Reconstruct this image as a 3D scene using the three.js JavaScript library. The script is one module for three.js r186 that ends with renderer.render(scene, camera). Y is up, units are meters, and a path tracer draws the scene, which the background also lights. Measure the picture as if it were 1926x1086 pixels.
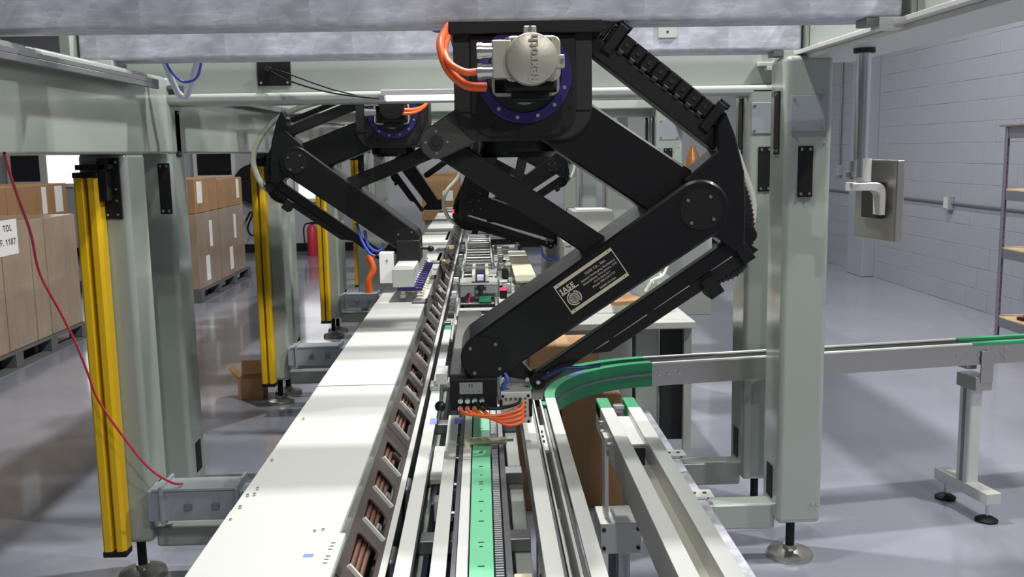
import * as THREE from 'three';
import { RoundedBoxGeometry } from 'three/addons/geometries/RoundedBoxGeometry.js';
import { mergeGeometries, toCreasedNormals } from 'three/addons/utils/BufferGeometryUtils.js';
import { RectAreaLightUniformsLib } from 'three/addons/lights/RectAreaLightUniformsLib.js';
import { FontLoader } from 'three/addons/loaders/FontLoader.js';
import { TextGeometry } from 'three/addons/geometries/TextGeometry.js';

// ---------------------------------------------------------------- camera
const IW = 1926, IH = 1086, FPX = 1800, EYE = 1.6;
const scene = new THREE.Scene();
scene.background = new THREE.Color(0x101214);
const V3 = (x, y, z) => new THREE.Vector3(x, y, z);
const dC = V3((905 - IW / 2) / FPX, -(285 - IH / 2) / FPX, -1).normalize();      // line direction in camera space
const uC = V3(-0.022, 1, 0); uC.addScaledVector(dC, -uC.dot(dC)).normalize();
const rC = new THREE.Vector3().crossVectors(dC, uC);
const camRot = new THREE.Matrix4().set(rC.x, rC.y, rC.z, 0, uC.x, uC.y, uC.z, 0, -dC.x, -dC.y, -dC.z, 0, 0, 0, 0, 1);
const camera = new THREE.PerspectiveCamera(2 * Math.atan(IH / 2 / FPX) * 180 / Math.PI, IW / IH, 0.05, 100);
camera.position.set(0, EYE, 0);
camera.quaternion.setFromRotationMatrix(camRot);
const ray = (x, y) => V3((x - IW / 2) / FPX, -(y - IH / 2) / FPX, -1).applyMatrix4(camRot);
const atY = (x, y, h) => { const v = ray(x, y), t = (h - EYE) / v.y; return V3(v.x * t, h, v.z * t); };
const atZ = (x, y, z) => { const v = ray(x, y), t = z / v.z; return V3(v.x * t, EYE + v.y * t, z); };
const atX = (x, y, X) => { const v = ray(x, y), t = X / v.x; return V3(X, EYE + v.y * t, v.z * t); };

// ---------------------------------------------------------------- renderer and lamps
const renderer = new THREE.WebGLRenderer({ antialias: true });
renderer.toneMapping = THREE.LinearToneMapping;
renderer.toneMappingExposure = 1.03;
renderer.shadowMap.enabled = true;
RectAreaLightUniformsLib.init();
const LAMP_Y = 4.55, LAMP_I = 2480, LAMP_S = 0.14;
const LAMPS = [[0.05, -2.85, 0.42, 'over the labelled robot'], [0.15, -4.05, 0.98, 'between the labelled and the left-bending robot'], [0.1, -7.9, 0.9, 'over the folded robot'], [0.1, -12.2, 0.8, 'over the far end of the line'], [0.1, 0.9, 0.5, 'over the near end of the line'], [-4.4, -4.5, 0.05, 'over the near pallet aisle'], [-4.4, -10.5, 0.34, 'over the twin carton stacks'], [2.9, -2.6, 0.9, 'over the hanging operator panel'], [2.4, 1.3, 0.7, 'over the near end of the right aisle'], [2.9, -8.2, 0.6, 'over the aisle by the pilaster']];

// ---------------------------------------------------------------- helpers
let seed = 20231;
const rnd = () => { seed = (seed * 1664525 + 1013904223) >>> 0; return seed / 4294967296; };
const rr = (a, b) => a + (b - a) * rnd();
const names = new Map();
function numbered(n) { const k = names.get(n) || 0; names.set(n, k + 1); return k ? n + '_' + String(k).padStart(3, '0') : n; }
function uvm(g) {                                                     // uv in metres from the dominant normal axis
  const p = g.attributes.position, n = g.attributes.normal, uv = new Float32Array(p.count * 2);
  for (let i = 0; i < p.count; i++) {
    const ax = Math.abs(n.getX(i)), ay = Math.abs(n.getY(i)), az = Math.abs(n.getZ(i));
    let u, v;
    if (ax >= ay && ax >= az) { u = p.getZ(i); v = p.getY(i); } else if (ay >= az) { u = p.getX(i); v = p.getZ(i); } else { u = p.getX(i); v = p.getY(i); }
    uv[2 * i] = u; uv[2 * i + 1] = v;
  }
  g.setAttribute('uv', new THREE.BufferAttribute(uv, 2));
  return g;
}
const clean = g => { const q = g.index ? g.toNonIndexed() : g; for (const k of Object.keys(q.attributes)) if (!['position', 'normal', 'uv'].includes(k)) q.deleteAttribute(k); return q; };
const merge = a => a.length === 1 ? clean(a[0]) : mergeGeometries(a.map(clean));
const bcache = new Map();
function rbox(w, h, d, r = 0.004, seg = 1) {                          // chamfered box, centred
  const k = [w, h, d, r, seg].map(v => v.toFixed(5)).join();
  if (!bcache.has(k)) bcache.set(k, uvm(clean(new RoundedBoxGeometry(w, h, d, seg, Math.min(r, w / 2.05, h / 2.05, d / 2.05)))));
  return bcache.get(k).clone();
}
const bx = (x0, x1, y0, y1, z0, z1, r = 0.003, seg = 1) => {          // box by its faces, uv in world metres
  const g = rbox(Math.abs(x1 - x0), Math.abs(y1 - y0), Math.abs(z1 - z0), r, seg); g.translate((x0 + x1) / 2, (y0 + y1) / 2, (z0 + z1) / 2); return uvm(g);
};
function cyl(r0, r1, h, n = 24, axis = 'y') { const g = clean(new THREE.CylinderGeometry(r0, r1, h, n)); if (axis === 'z') g.rotateX(Math.PI / 2); if (axis === 'x') g.rotateZ(Math.PI / 2); return g; }
const cylAt = (x, y, z, r, h, axis = 'y', n = 20) => { const g = cyl(r, r, h, n, axis); g.translate(x, y, z); return g; };
function lathe(pts, n = 32) { return toCreasedNormals(new THREE.LatheGeometry(pts.map(p => new THREE.Vector2(p[0], p[1])), n), 0.6); }
function tube(pts, r, seg = 40, n = 10) { return clean(new THREE.TubeGeometry(new THREE.CatmullRomCurve3(pts.map(p => p.isVector3 ? p : V3(...p))), seg, r, n)); }
function rodGeo(a, b, r, n = 14) { const d = b.clone().sub(a), g = cyl(r, r, d.length(), n); g.applyQuaternion(new THREE.Quaternion().setFromUnitVectors(V3(0, 1, 0), d.clone().normalize())); g.translate((a.x + b.x) / 2, (a.y + b.y) / 2, (a.z + b.z) / 2); return g; }
function shapeOf(pts) { const s = new THREE.Shape(); pts.forEach((p, i) => i ? s.lineTo(p[0], p[1]) : s.moveTo(p[0], p[1])); s.closePath(); return s; }
function prism(s, z0, z1, bev = 0.003, cs = 10) {                     // extrude a shape in xy from z0 to z1
  const sh = Array.isArray(s) ? shapeOf(s) : s, d = z1 - z0;
  const g = new THREE.ExtrudeGeometry(sh, { depth: d - 2 * bev, bevelEnabled: bev > 0, bevelThickness: bev, bevelSize: bev, bevelOffset: -bev, bevelSegments: 1, curveSegments: cs });
  g.translate(0, 0, z0 + bev); return uvm(clean(g));
}
function stadium(a, b, ra, rb = ra) {                                 // rounded bar between two points in xy
  const s = new THREE.Shape(), t = Math.atan2(b[1] - a[1], b[0] - a[0]);
  s.absarc(b[0], b[1], rb, t - Math.PI / 2, t + Math.PI / 2, false); s.absarc(a[0], a[1], ra, t + Math.PI / 2, t + 1.5 * Math.PI, false); s.closePath(); return s;
}
function rrect(x0, x1, y0, y1, rt, rbm) {
  const s = new THREE.Shape(), H = Math.PI / 2;
  s.moveTo(x0 + rbm, y0); s.lineTo(x1 - rbm, y0); if (rbm) s.absarc(x1 - rbm, y0 + rbm, rbm, -H, 0); s.lineTo(x1, y1 - rt); if (rt) s.absarc(x1 - rt, y1 - rt, rt, 0, H);
  s.lineTo(x0 + rt, y1); if (rt) s.absarc(x0 + rt, y1 - rt, rt, H, 2 * H); s.lineTo(x0, y0 + rbm); if (rbm) s.absarc(x0 + rbm, y0 + rbm, rbm, 2 * H, 3 * H); return s;
}
function ringShape(cx, cy, r1, r0) { const s = new THREE.Shape(); s.absarc(cx, cy, r1, 0, Math.PI * 2); const h = new THREE.Path(); h.absarc(cx, cy, r0, 0, Math.PI * 2, true); s.holes.push(h); return s; }
function barXY(a, b, w, z0, z1, bev = 0.003) {                        // straight bar in an xy plane
  const t = Math.atan2(b[1] - a[1], b[0] - a[0]), nx = -Math.sin(t) * w / 2, ny = Math.cos(t) * w / 2;
  return prism([[a[0] + nx, a[1] + ny], [a[0] - nx, a[1] - ny], [b[0] - nx, b[1] - ny], [b[0] + nx, b[1] + ny]], z0, z1, bev);
}
function ribHose(pts, r, rib, step) {                                 // corrugated hose
  const c = new THREE.CatmullRomCurve3(pts), L = c.getLength(), out = [clean(new THREE.TubeGeometry(c, 60, r, 12))], n = Math.floor(L / step);
  for (let i = 1; i < n; i++) { const t = i / n, g = clean(new THREE.TorusGeometry(r, rib, 6, 14)); g.applyQuaternion(new THREE.Quaternion().setFromUnitVectors(V3(0, 0, 1), c.getTangentAt(t))); const p = c.getPointAt(t); g.translate(p.x, p.y, p.z); out.push(g); }
  return merge(out);
}
function mesh(parent, name, geo, m, label) {
  const o = new THREE.Mesh(Array.isArray(geo) ? merge(geo) : geo, m); o.name = parent === scene ? numbered(name) : name; o.castShadow = o.receiveShadow = true;
  if (label) o.userData.label = label; parent.add(o); return o;
}
function thing(name, label, category, pos = [0, 0, 0], turn = 0, group) {
  const o = new THREE.Group(); o.name = numbered(name); o.position.set(...pos); o.rotation.y = turn; o.userData = { label, category }; if (group) o.userData.group = group; scene.add(o); return o;
}
function one(name, label, category, geo, m, group) { const o = mesh(scene, name, geo, m); o.userData = { label, category }; if (group) o.userData.group = group; return o; }
function struct(name, geo, m, label) { const o = mesh(scene, name, geo, m); o.userData = { kind: 'structure', label, category: 'structure' }; return o; }
const boltG = (() => { const a = cyl(0.0065, 0.0065, 0.006, 10, 'z'); a.translate(0, 0, 0.003); const b = cyl(0.0035, 0.0035, 0.002, 6, 'z'); b.translate(0, 0, 0.0065); return merge([a, b]); })();
function bolts(parent, list, m, dir = 'z', s = 1, name = 'bolt') {    // screw heads facing +z, +x, -x or +y
  for (const [x, y, z] of list) { const o = mesh(parent, name, boltG, m); o.position.set(x, y, z); o.scale.setScalar(s); if (dir === 'x') o.rotation.y = Math.PI / 2; if (dir === '-x') o.rotation.y = -Math.PI / 2; if (dir === 'y') o.rotation.x = -Math.PI / 2; }
}

// ---------------------------------------------------------------- procedural textures
function noiseGrid(n, s) { let q = s; const r = () => { q = (q * 1103515245 + 12345) >>> 0; return ((q >>> 8) & 65535) / 65535; }; return Float32Array.from({ length: n * n }, r); }
function vnoise(g, n, x, y) { const xi = Math.floor(x), yi = Math.floor(y), fx = x - xi, fy = y - yi, a = (xi % n + n) % n, b = (a + 1) % n, c = (yi % n + n) % n, d = (c + 1) % n, sx = fx * fx * (3 - 2 * fx), sy = fy * fy * (3 - 2 * fy); return (g[c * n + a] * (1 - sx) + g[c * n + b] * sx) * (1 - sy) + (g[d * n + a] * (1 - sx) + g[d * n + b] * sx) * sy; }
function tex(size, fn, repeat, srgb = true) {
  const d = new Uint8Array(size * size * 4);
  for (let y = 0; y < size; y++) for (let x = 0; x < size; x++) { const c = fn(x / size, y / size), i = 4 * (y * size + x); d[i] = c[0]; d[i + 1] = c[1]; d[i + 2] = c[2]; d[i + 3] = 255; }
  const t = new THREE.DataTexture(d, size, size); t.wrapS = t.wrapT = THREE.RepeatWrapping; t.magFilter = THREE.LinearFilter; t.minFilter = THREE.LinearMipmapLinearFilter; t.generateMipmaps = true;
  if (srgb) t.colorSpace = THREE.SRGBColorSpace; t.repeat.set(...repeat); t.needsUpdate = true; return t;
}
const NG = noiseGrid(64, 7), NG2 = noiseGrid(64, 91);
const fbm = (u, v, f0, oct = 4) => { let s = 0, a = 0.5, f = f0, w = 0; for (let i = 0; i < oct; i++) { s += a * vnoise(i % 2 ? NG2 : NG, 64, u * f, v * f); w += a; a *= 0.5; f *= 2; } return s / w; };
const cells = (() => { const p = []; for (let i = 0; i < 160; i++) p.push([rnd(), rnd(), rnd()]); return p; })();
function spangle(u, v) { let b = 9, t = 0; for (const c of cells) { let dx = Math.abs(c[0] - u), dy = Math.abs(c[1] - v); dx = Math.min(dx, 1 - dx); dy = Math.min(dy, 1 - dy); const d = dx * dx + dy * dy; if (d < b) { b = d; t = c[2]; } } return t; }
const clampB = v => Math.max(0, Math.min(255, v));
const tGalv = tex(256, (u, v) => { const k = 148 + 18 * spangle(u, v) + 26 * fbm(u + 0.3, v, 4, 3) + 44 * fbm(u, v * 2, 8, 4) + (fbm(u, v * 8, 8, 2) > 0.66 ? 12 : 0); return [clampB(k * 0.985), clampB(k * 0.985), clampB(k * 1.05)]; }, [2.2, 2.2]);
const tBrush = tex(256, (u, v) => { const k = 205 + 34 * vnoise(NG, 64, u * 2, v * 64) + 16 * vnoise(NG2, 64, u * 4, v * 64); return [k, k, k]; }, [2, 24], false);
const tFloorR = tex(512, (u, v) => { const k = 34 + 44 * fbm(u, v, 4, 5); return [k, k, k]; }, [0.25, 0.25], false);
const tFloorC = tex(512, (u, v) => { const f = fbm(u, v, 4, 5), g = fbm(u + 0.37, v, 16, 3); const k = 0.94 + 0.1 * (f - 0.5) + 0.05 * (g - 0.5); return [clampB(158 * k), clampB(161 * k), clampB(175 * k)]; }, [0.22, 0.22]);
const tCard = tex(256, (u, v) => { const k = 0.92 + 0.14 * (fbm(u, v, 4, 4) - 0.5) + 0.05 * vnoise(NG, 64, u * 64, v * 4); return [clampB(172 * k), clampB(134 * k), clampB(95 * k)]; }, [1.3, 1.3]);
const tCardPale = tex(256, (u, v) => { const k = 0.92 + 0.14 * (fbm(u, v, 4, 4) - 0.5) + 0.05 * vnoise(NG, 64, u * 64, v * 4); return [clampB(168 * k), clampB(147 * k), clampB(126 * k)]; }, [1.3, 1.3]);
const tWrap = tex(256, (u, v) => { const k = 255 * fbm(u * 1 + 0.4 * fbm(u, v, 4, 2), v, 4, 5); return [k, k, k]; }, [1.6, 1.6], false);
const tBlock = tex(256, (u, v) => { const k = 110 + 120 * fbm(u, v, 32, 3); return [k, k, k]; }, [2, 2], false);
const tPly = tex(256, (u, v) => { const k = 0.9 + 0.2 * vnoise(NG, 64, u * 4 + 2 * fbm(u, v, 4, 2), v * 32); return [clampB(205 * k), clampB(178 * k), clampB(140 * k)]; }, [1, 1]);
const tPaint = tex(256, (u, v) => { const k = 120 + 40 * fbm(u, v, 8, 4); return [k, k, k]; }, [0.8, 0.8], false);

// ---------------------------------------------------------------- materials
const S = o => new THREE.MeshStandardMaterial(o), PH = o => new THREE.MeshPhysicalMaterial(o);
const lin = (r, g, b) => new THREE.Color().setRGB(r, g, b);
const M = {
  paint: PH({ color: 0x9aa39b, roughness: 0.28, clearcoat: 0.8, clearcoatRoughness: 0.12 }),
  paintLight: PH({ color: 0xa6ada6, roughness: 0.35, clearcoat: 0.5, clearcoatRoughness: 0.15 }),
  plateGrey: S({ color: 0x9aa0a6, roughness: 0.45, metalness: 0.2 }),
  galv: S({ map: tGalv, roughness: 0.5, metalness: 0.15 }),
  alu: S({ color: 0xd6d6d2, roughness: 0.42, metalness: 0.35, roughnessMap: tBrush }),
  aluTop: S({ color: 0xd2d4cf, roughness: 0.5, metalness: 0.15, roughnessMap: tBrush }),
  aluDark: S({ color: 0x85868a, roughness: 0.4, metalness: 0.6 }),
  steel: S({ color: 0xc9c9cc, roughness: 0.22, metalness: 0.95 }),
  steelBrush: S({ color: 0xb9b6b0, roughness: 0.34, metalness: 0.9, roughnessMap: tBrush }),
  silver: S({ color: 0xb9b4a8, roughness: 0.42, metalness: 0.55 }),
  black: PH({ color: lin(0.006, 0.006, 0.007), roughness: 0.4, specularIntensity: 0.45, clearcoat: 0.3, clearcoatRoughness: 0.14 }),
  blackMatte: PH({ color: lin(0.008, 0.008, 0.009), specularIntensity: 0.6, roughness: 0.55 }),
  blackBrown: PH({ specularIntensity: 0.6, color: lin(0.016, 0.014, 0.016), roughness: 0.45 }),
  graphite: PH({ specularIntensity: 0.7, color: lin(0.03, 0.03, 0.03), roughness: 0.5, metalness: 0.2 }),
  graphite2: S({ color: lin(0.065, 0.065, 0.062), roughness: 0.5, metalness: 0.3 }),
  purple: S({ color: lin(0.035, 0.025, 0.16), roughness: 0.35, metalness: 0.3 }),
  yellow: S({ color: 0xe2b616, roughness: 0.4 }),
  yellowDark: S({ color: 0x8a6a10, roughness: 0.5 }),
  green: S({ color: lin(0.028, 0.3, 0.125), roughness: 0.42 }),
  mint: S({ color: lin(0.2, 0.62, 0.36), roughness: 0.5 }),
  orange: S({ color: lin(0.85, 0.13, 0.03), roughness: 0.42 }),
  red: S({ color: lin(0.55, 0.03, 0.06), roughness: 0.45 }),
  blueTape: S({ color: lin(0.2, 0.27, 0.8), roughness: 0.6 }),
  navy: S({ color: lin(0.015, 0.025, 0.12), roughness: 0.35 }),
  blueHose: S({ color: lin(0.08, 0.13, 0.6), roughness: 0.35 }),
  hose: PH({ color: 0xd9dac8, roughness: 0.35, clearcoat: 0.4 }),
  clearHose: PH({ color: 0xdfe2f2, roughness: 0.2, transmission: 0.35, thickness: 0.01 }),
  copper: S({ color: lin(0.42, 0.24, 0.18), roughness: 0.3, metalness: 0.8 }),
  brownPlate: S({ color: 0x5c5452, roughness: 0.42, metalness: 0.45 }),
  card: S({ map: tCard, roughness: 0.8 }),
  cardWrap: PH({ map: tCardPale, roughness: 0.6, clearcoat: 0.9, clearcoatRoughness: 0.18, bumpMap: tWrap, bumpScale: 0.006 }),
  tape: S({ color: 0xb98f5c, roughness: 0.35 }),
  white: S({ color: 0xe4e4e2, roughness: 0.5 }),
  paper: S({ color: 0xeeeeea, roughness: 0.8 }),
  cream: S({ color: 0xe6dfc6, roughness: 0.55 }),
  beige: S({ color: 0xa9a79c, roughness: 0.55 }),
  bench: S({ color: 0xb6b8b2, roughness: 0.5 }),
  block: S({ color: 0x92959f, roughness: 0.55, bumpMap: tBlock, bumpScale: 0.0015 }),
  mortar: S({ color: 0x92959f, roughness: 0.7 }),
  wallWhite: S({ color: 0xb4b6bc, roughness: 0.7 }),
  hallGrey: S({ color: 0x7d7f84, roughness: 0.7 }),
  ceil: S({ color: 0x60605e, roughness: 0.8 }),
  floor: PH({ map: tFloorC, roughness: 1, roughnessMap: tFloorR, metalness: 0, clearcoat: 0.6, clearcoatRoughness: 0.08 }),
  darkGlass: PH({ color: lin(0.012, 0.012, 0.016), roughness: 0.08, clearcoat: 1 }),
  rackGrey: S({ color: 0x6f7078, roughness: 0.45, metalness: 0.3 }),
  rackPurple: S({ color: 0x77738a, roughness: 0.45, metalness: 0.3 }),
  ply: S({ map: tPly, roughness: 0.7 }),
  pallet: S({ color: 0x5f6062, roughness: 0.7 }),
  amber: PH({ color: lin(0.3, 0.13, 0.03), roughness: 0.2, transmission: 0.3, thickness: 0.02 }),
  redLed: S({ color: 0x400010, emissive: lin(1, 0.05, 0.12), emissiveIntensity: 1.6 }),
  yelLed: S({ color: 0x5a4000, emissive: lin(1, 0.7, 0.1), emissiveIntensity: 1.4 }),
  lampGlow: S({ color: 0xffffff, emissive: lin(1, 0.98, 0.94), emissiveIntensity: 12 }),
  tubeGlow: S({ color: 0xffffff, emissive: lin(0.97, 0.95, 1), emissiveIntensity: 2.6 }),
  winGlow: S({ color: 0xffffff, emissive: lin(0.93, 0.93, 1), emissiveIntensity: 1.3 }),
  dome: PH({ color: 0xe8ecea, roughness: 0.12, transmission: 0.85, thickness: 0 }),
};
function canvasMat(w, h, draw, o = {}) { const c = document.createElement('canvas'); c.width = w; c.height = h; draw(c.getContext('2d'), w, h); const t = new THREE.CanvasTexture(c); t.colorSpace = THREE.SRGBColorSpace; return S({ map: t, roughness: 0.5, ...o }); }

// ================================================================ SETTING
const RX = 4.75, LX = -9.2, BZ = -16, FZ = 4.5, CY = 5.2;
struct('floor', bx(LX - 0.2, RX + 0.2, -0.2, 0, BZ - 0.2, FZ + 0.2, 0), M.floor, 'glossy grey-blue epoxy floor');
struct('ceiling', bx(LX - 0.2, RX + 0.2, CY, CY + 0.2, BZ - 0.2, FZ + 0.2, 0), M.ceil, 'pale grey hall ceiling');
struct('wall_left', bx(LX - 0.2, LX, 0, CY, BZ, FZ, 0), M.hallGrey, 'grey painted hall wall behind the pallets');
struct('wall_front', bx(LX, RX, 0, CY, FZ, FZ + 0.2, 0), M.hallGrey, 'grey painted hall wall opposite the machine end');
struct('wall_back', bx(LX, RX, 0, CY, BZ - 0.2, BZ, 0), M.wallWhite, 'white painted hall wall at the far end');
struct('baseboard_back', bx(LX, RX, 0, 0.14, BZ, BZ + 0.03), M.blackMatte, 'black baseboard along the far wall');
{ // painted concrete block wall
  const w = struct('wall_right', bx(RX + 0.0045, RX + 0.2, 0, CY, BZ, FZ, 0), M.mortar, 'pale grey painted concrete block wall');
  const L = 0.4, Hh = 0.2, g = rbox(0.03, Hh - 0.004, L - 0.004, 0.003), rest = [];
  for (let r = 0; r < 26; r++) for (let c = 0; c < 51; c++) {
    const z = BZ + 0.2 + c * L + (r % 2 ? L / 2 : 0), y = r * Hh + Hh / 2; if (z > FZ - 0.2) continue;
    const x = RX + 0.0165 + (((r * 7 + c * 13) % 5) - 2) * 0.0006;
    if (z > -14.3 && z < -7.3 && r < 16) { const b = mesh(w, 'brick', g, M.block); b.position.set(x, y, z); }
    else { const q = g.clone(); q.translate(x, y, z); rest.push(q); }
  }
  const s = mesh(w, 'brick_field', rest, M.block); s.userData.kind = 'stuff';
  struct('trim_1', bx(RX - 0.14, RX + 0.01, 0, CY, -11.95, -11.45, 0.01), M.block, 'painted pilaster standing out of the block wall');
}
{ // windows in the far wall
  const win = (n, x0, x1, y0, y1, pm, label, mull) => {
    const o = new THREE.Group(); o.name = 'window_' + n; o.userData = { kind: 'structure', label, category: 'window' }; scene.add(o);
    const f = 0.06, z = BZ;
    mesh(o, 'window_frame', [bx(x0 - f, x0, y0 - f, y1 + f, z, z + 0.05), bx(x1, x1 + f, y0 - f, y1 + f, z, z + 0.05), bx(x0, x1, y0 - f, y0, z, z + 0.05), bx(x0, x1, y1, y1 + f, z, z + 0.05)], M.white);
    mesh(o, 'pane', bx(x0, x1, y0, y1, z, z + 0.02, 0.001), pm);
    if (mull) mesh(o, 'mullion', bx((x0 + x1) / 2 - 0.02, (x0 + x1) / 2 + 0.02, y0, y1, z, z + 0.045), M.white);
    return o;
  };
  win(1, -7.67, -7.2, 1.24, 2.3, M.darkGlass, 'dark unlit window in the far wall above wrapped cartons');
  win(2, -4.66, -4.1, 1.29, 2.3, M.darkGlass, 'dark unlit window above the twin carton stacks');
  win(3, -7.08, -6.35, 1.2, 2.3, M.winGlow, 'bright daylit window beside the dark one');
  win(4, -3.02, -2.6, 0.88, 1.9, M.winGlow, 'bright daylit window seen behind the left-bending robot elbow');
}
// ceiling lamps
for (const [x, z, k, n] of LAMPS) {
  const t = thing('ceiling_lamp', 'round high-bay ceiling lamp ' + n, 'lamp', [x, LAMP_Y, z], 0, 'high-bay lamps');
  mesh(t, 'reflector', lathe([[0.2, -0.01], [0.205, -0.01], [0.17, 0.12], [0.1, 0.22], [0.06, 0.24], [0.06, 0.26], [0, 0.26]], 28), M.aluDark);
  mesh(t, 'bulb', cylAt(0, 0.02, 0, LAMP_S / 2, 0.02, 'y', 24), M.lampGlow);
  mesh(t, 'stem', cylAt(0, 0.25 + (CY - LAMP_Y - 0.25) / 2, 0, 0.015, CY - LAMP_Y - 0.25), M.aluDark);
  const l = new THREE.RectAreaLight(0xfbfaf6, LAMP_I * k, LAMP_S, LAMP_S); l.position.set(0, 0.005, 0); l.rotation.x = -Math.PI / 2; l.castShadow = true; t.add(l);
}

// ================================================================ GANTRY FRAMES
const CLX = -1.34, CRX = 1.18, CW = 0.17, CD = 0.2;
const footG = lathe([[0, 0], [0.088, 0], [0.09, 0.008], [0.085, 0.022], [0.05, 0.034], [0.026, 0.038], [0.026, 0.05], [0, 0.05]], 36);
function column(fr, x, z, y1, inner, slot = true) {
  const c = mesh(fr, 'column', bx(x - CW / 2, x + CW / 2, 0.17, y1, z - CD / 2, z + CD / 2, 0.022, 3), M.paint);
  const f = mesh(c, 'levelling_foot', footG, M.steelBrush, 'round brushed steel levelling foot'); f.position.set(x, 0, z);
  mesh(c, 'foot_stem', cylAt(x, 0.11, z, 0.017, 0.14), M.blackMatte);
  const xi = x + inner * CW / 2;
  if (slot) mesh(c, 'cable_slot', bx(xi - 0.002, xi + 0.003 * inner, 0.25, 0.38, z - 0.035, z + 0.035, 0.001), M.blackMatte, 'black rectangular opening near the foot');
  return c;
}
function coverPlate(par, x0, x1, y0, y1, z, m, name = 'cover_plate') {
  const p = mesh(par, name, bx(x0, x1, y0, y1, z, z + 0.005, 0.002), m); const e = 0.012;
  bolts(p, [[x0 + e, y0 + e, z + 0.004], [x1 - e, y0 + e, z + 0.004], [x0 + e, y1 - e, z + 0.004], [x1 - e, y1 - e, z + 0.004]], M.steel, 'z', 0.8); return p;
}
function frame(zs, ze, first, label) {                                 // one gantry cell from column row zs to column row ze
  const fr = thing('gantry_frame', label, 'gantry', [0, 0, 0], 0, 'gantry frames over the line');
  const rows = first ? [ze] : [zs, ze];
  for (const z of rows) {
    const isS = z === zs && !first;
    const cl = column(fr, CLX, z, isS ? 1.82 : 1.62, 1), cr = column(fr, CRX, z, isS ? 1.85 : 1.92, -1);
    const zf = z + CD / 2, xl = CLX, xr = CRX;
    // right column plates
    if (!isS) { coverPlate(cr, 1.11, 1.236, 1.652, 1.778, zf, M.plateGrey); coverPlate(cr, 1.141, 1.196, 1.415, 1.599, zf, M.blackMatte, 'black_cover'); }
    else { coverPlate(cr, 1.11, 1.236, 1.652, 1.778, zf, M.plateGrey); coverPlate(cr, 1.141, 1.196, 1.415, 1.599, zf, M.blackMatte, 'black_cover'); }
    { const p = mesh(cr, 'black_cover', bx(xr - CW / 2 - 0.005, xr - CW / 2, 1.57, 1.8, z - 0.03, z + 0.03, 0.002), M.blackMatte); bolts(p, [[xr - CW / 2 - 0.004, 1.582, z - 0.018], [xr - CW / 2 - 0.004, 1.582, z + 0.018], [xr - CW / 2 - 0.004, 1.788, z]], M.steel, '-x', 0.8); }
    if (isS) { coverPlate(cl, -1.31, -1.262, 1.37, 1.575, zf, M.blackMatte, 'black_cover'); const p = mesh(cl, 'black_cover', bx(xl + CW / 2, xl + CW / 2 + 0.005, 1.6, 1.79, z - 0.03, z + 0.03, 0.002), M.blackMatte); bolts(p, [[xl + CW / 2 + 0.004, 1.612, z], [xl + CW / 2 + 0.004, 1.778, z]], M.steel, 'x', 0.8); }
    if (isS) mesh(cr, 'corner_strip', bx(1.098, 1.125, 0.19, 0.62, zf, zf + 0.02, 0.003), M.paintLight);
    bolts(cr, [[1.225, 0.25, zf], [1.246, 0.25, zf], [1.235, 1.605, zf]], M.steel, 'z', 0.7);
    // floor cross member
    mesh(fr, 'floor_brace', bx(CLX + CW / 2 - 0.01, -0.6, 0.13, 0.215, z - 0.045, z + 0.045, 0.012, 2), M.paint);
    mesh(fr, 'floor_brace', bx(0.832, CRX - CW / 2 + 0.01, 0.13, 0.235, z - 0.045, z + 0.045, 0.012, 2), M.paint);
  }
  // longitudinal beams
  const b0 = first ? 0.8 : zs + 0.1;
  mesh(fr, 'side_beam', bx(-1.43, -1.25, 1.612, 1.915, ze - 0.12 + (first ? -0.27 : 0.0), b0, 0.012, 2), M.paint);
  mesh(fr, 'clamp_rail', [bx(-1.252, -1.185, 1.868, 1.884, ze - 0.1, b0, 0.002), bx(-1.2, -1.185, 1.85, 1.868, ze - 0.1, b0, 0.002)], M.aluDark);
  mesh(fr, 'side_beam', bx(1.2, 1.38, 1.925, 2.2, ze - 0.12, b0, 0.012, 2), M.paint);
  mesh(fr, 'clamp_rail', [bx(1.17, 1.4, 1.908, 1.925, ze - 0.1, b0, 0.002), bx(1.14, 1.2, 1.925, 1.94, ze - 0.1, b0, 0.002)], M.alu);
  // header with rolled lower lip
  if (!first) {
    const xa = CLX - CW / 2, xb = CRX + CW / 2;
    mesh(fr, 'header', bx(xa, xb, 1.848, 2.16, zs - 0.08, zs + 0.06, 0.008, 2), M.paintLight);
    mesh(fr, 'header_lip', bx(xa, xb, 1.805, 1.85, zs - 0.08, zs + 0.1, 0.018, 3), M.paintLight);
    mesh(fr, 'header', bx(xa, xb, 1.848, 2.16, ze - 0.06, ze + 0.08, 0.008, 2), M.paintLight);
  }
  return fr;
}
const CELLS = [[0, -3.55], [-4.05, -6.12], [-6.37, -8.38], [-8.63, -10.64], [-10.9, -12.9]];
const cellLab = ['grey painted gantry cell carrying the labelled robot', 'grey gantry cell with the fluorescent tube on its header', 'grey gantry cell right behind the fluorescent-lit one', 'fourth grey gantry cell along the line', 'last grey gantry cell of the line before the far wall'];
CELLS.forEach(([a, b], i) => frame(a, b, i === 0, cellLab[i]));

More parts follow.
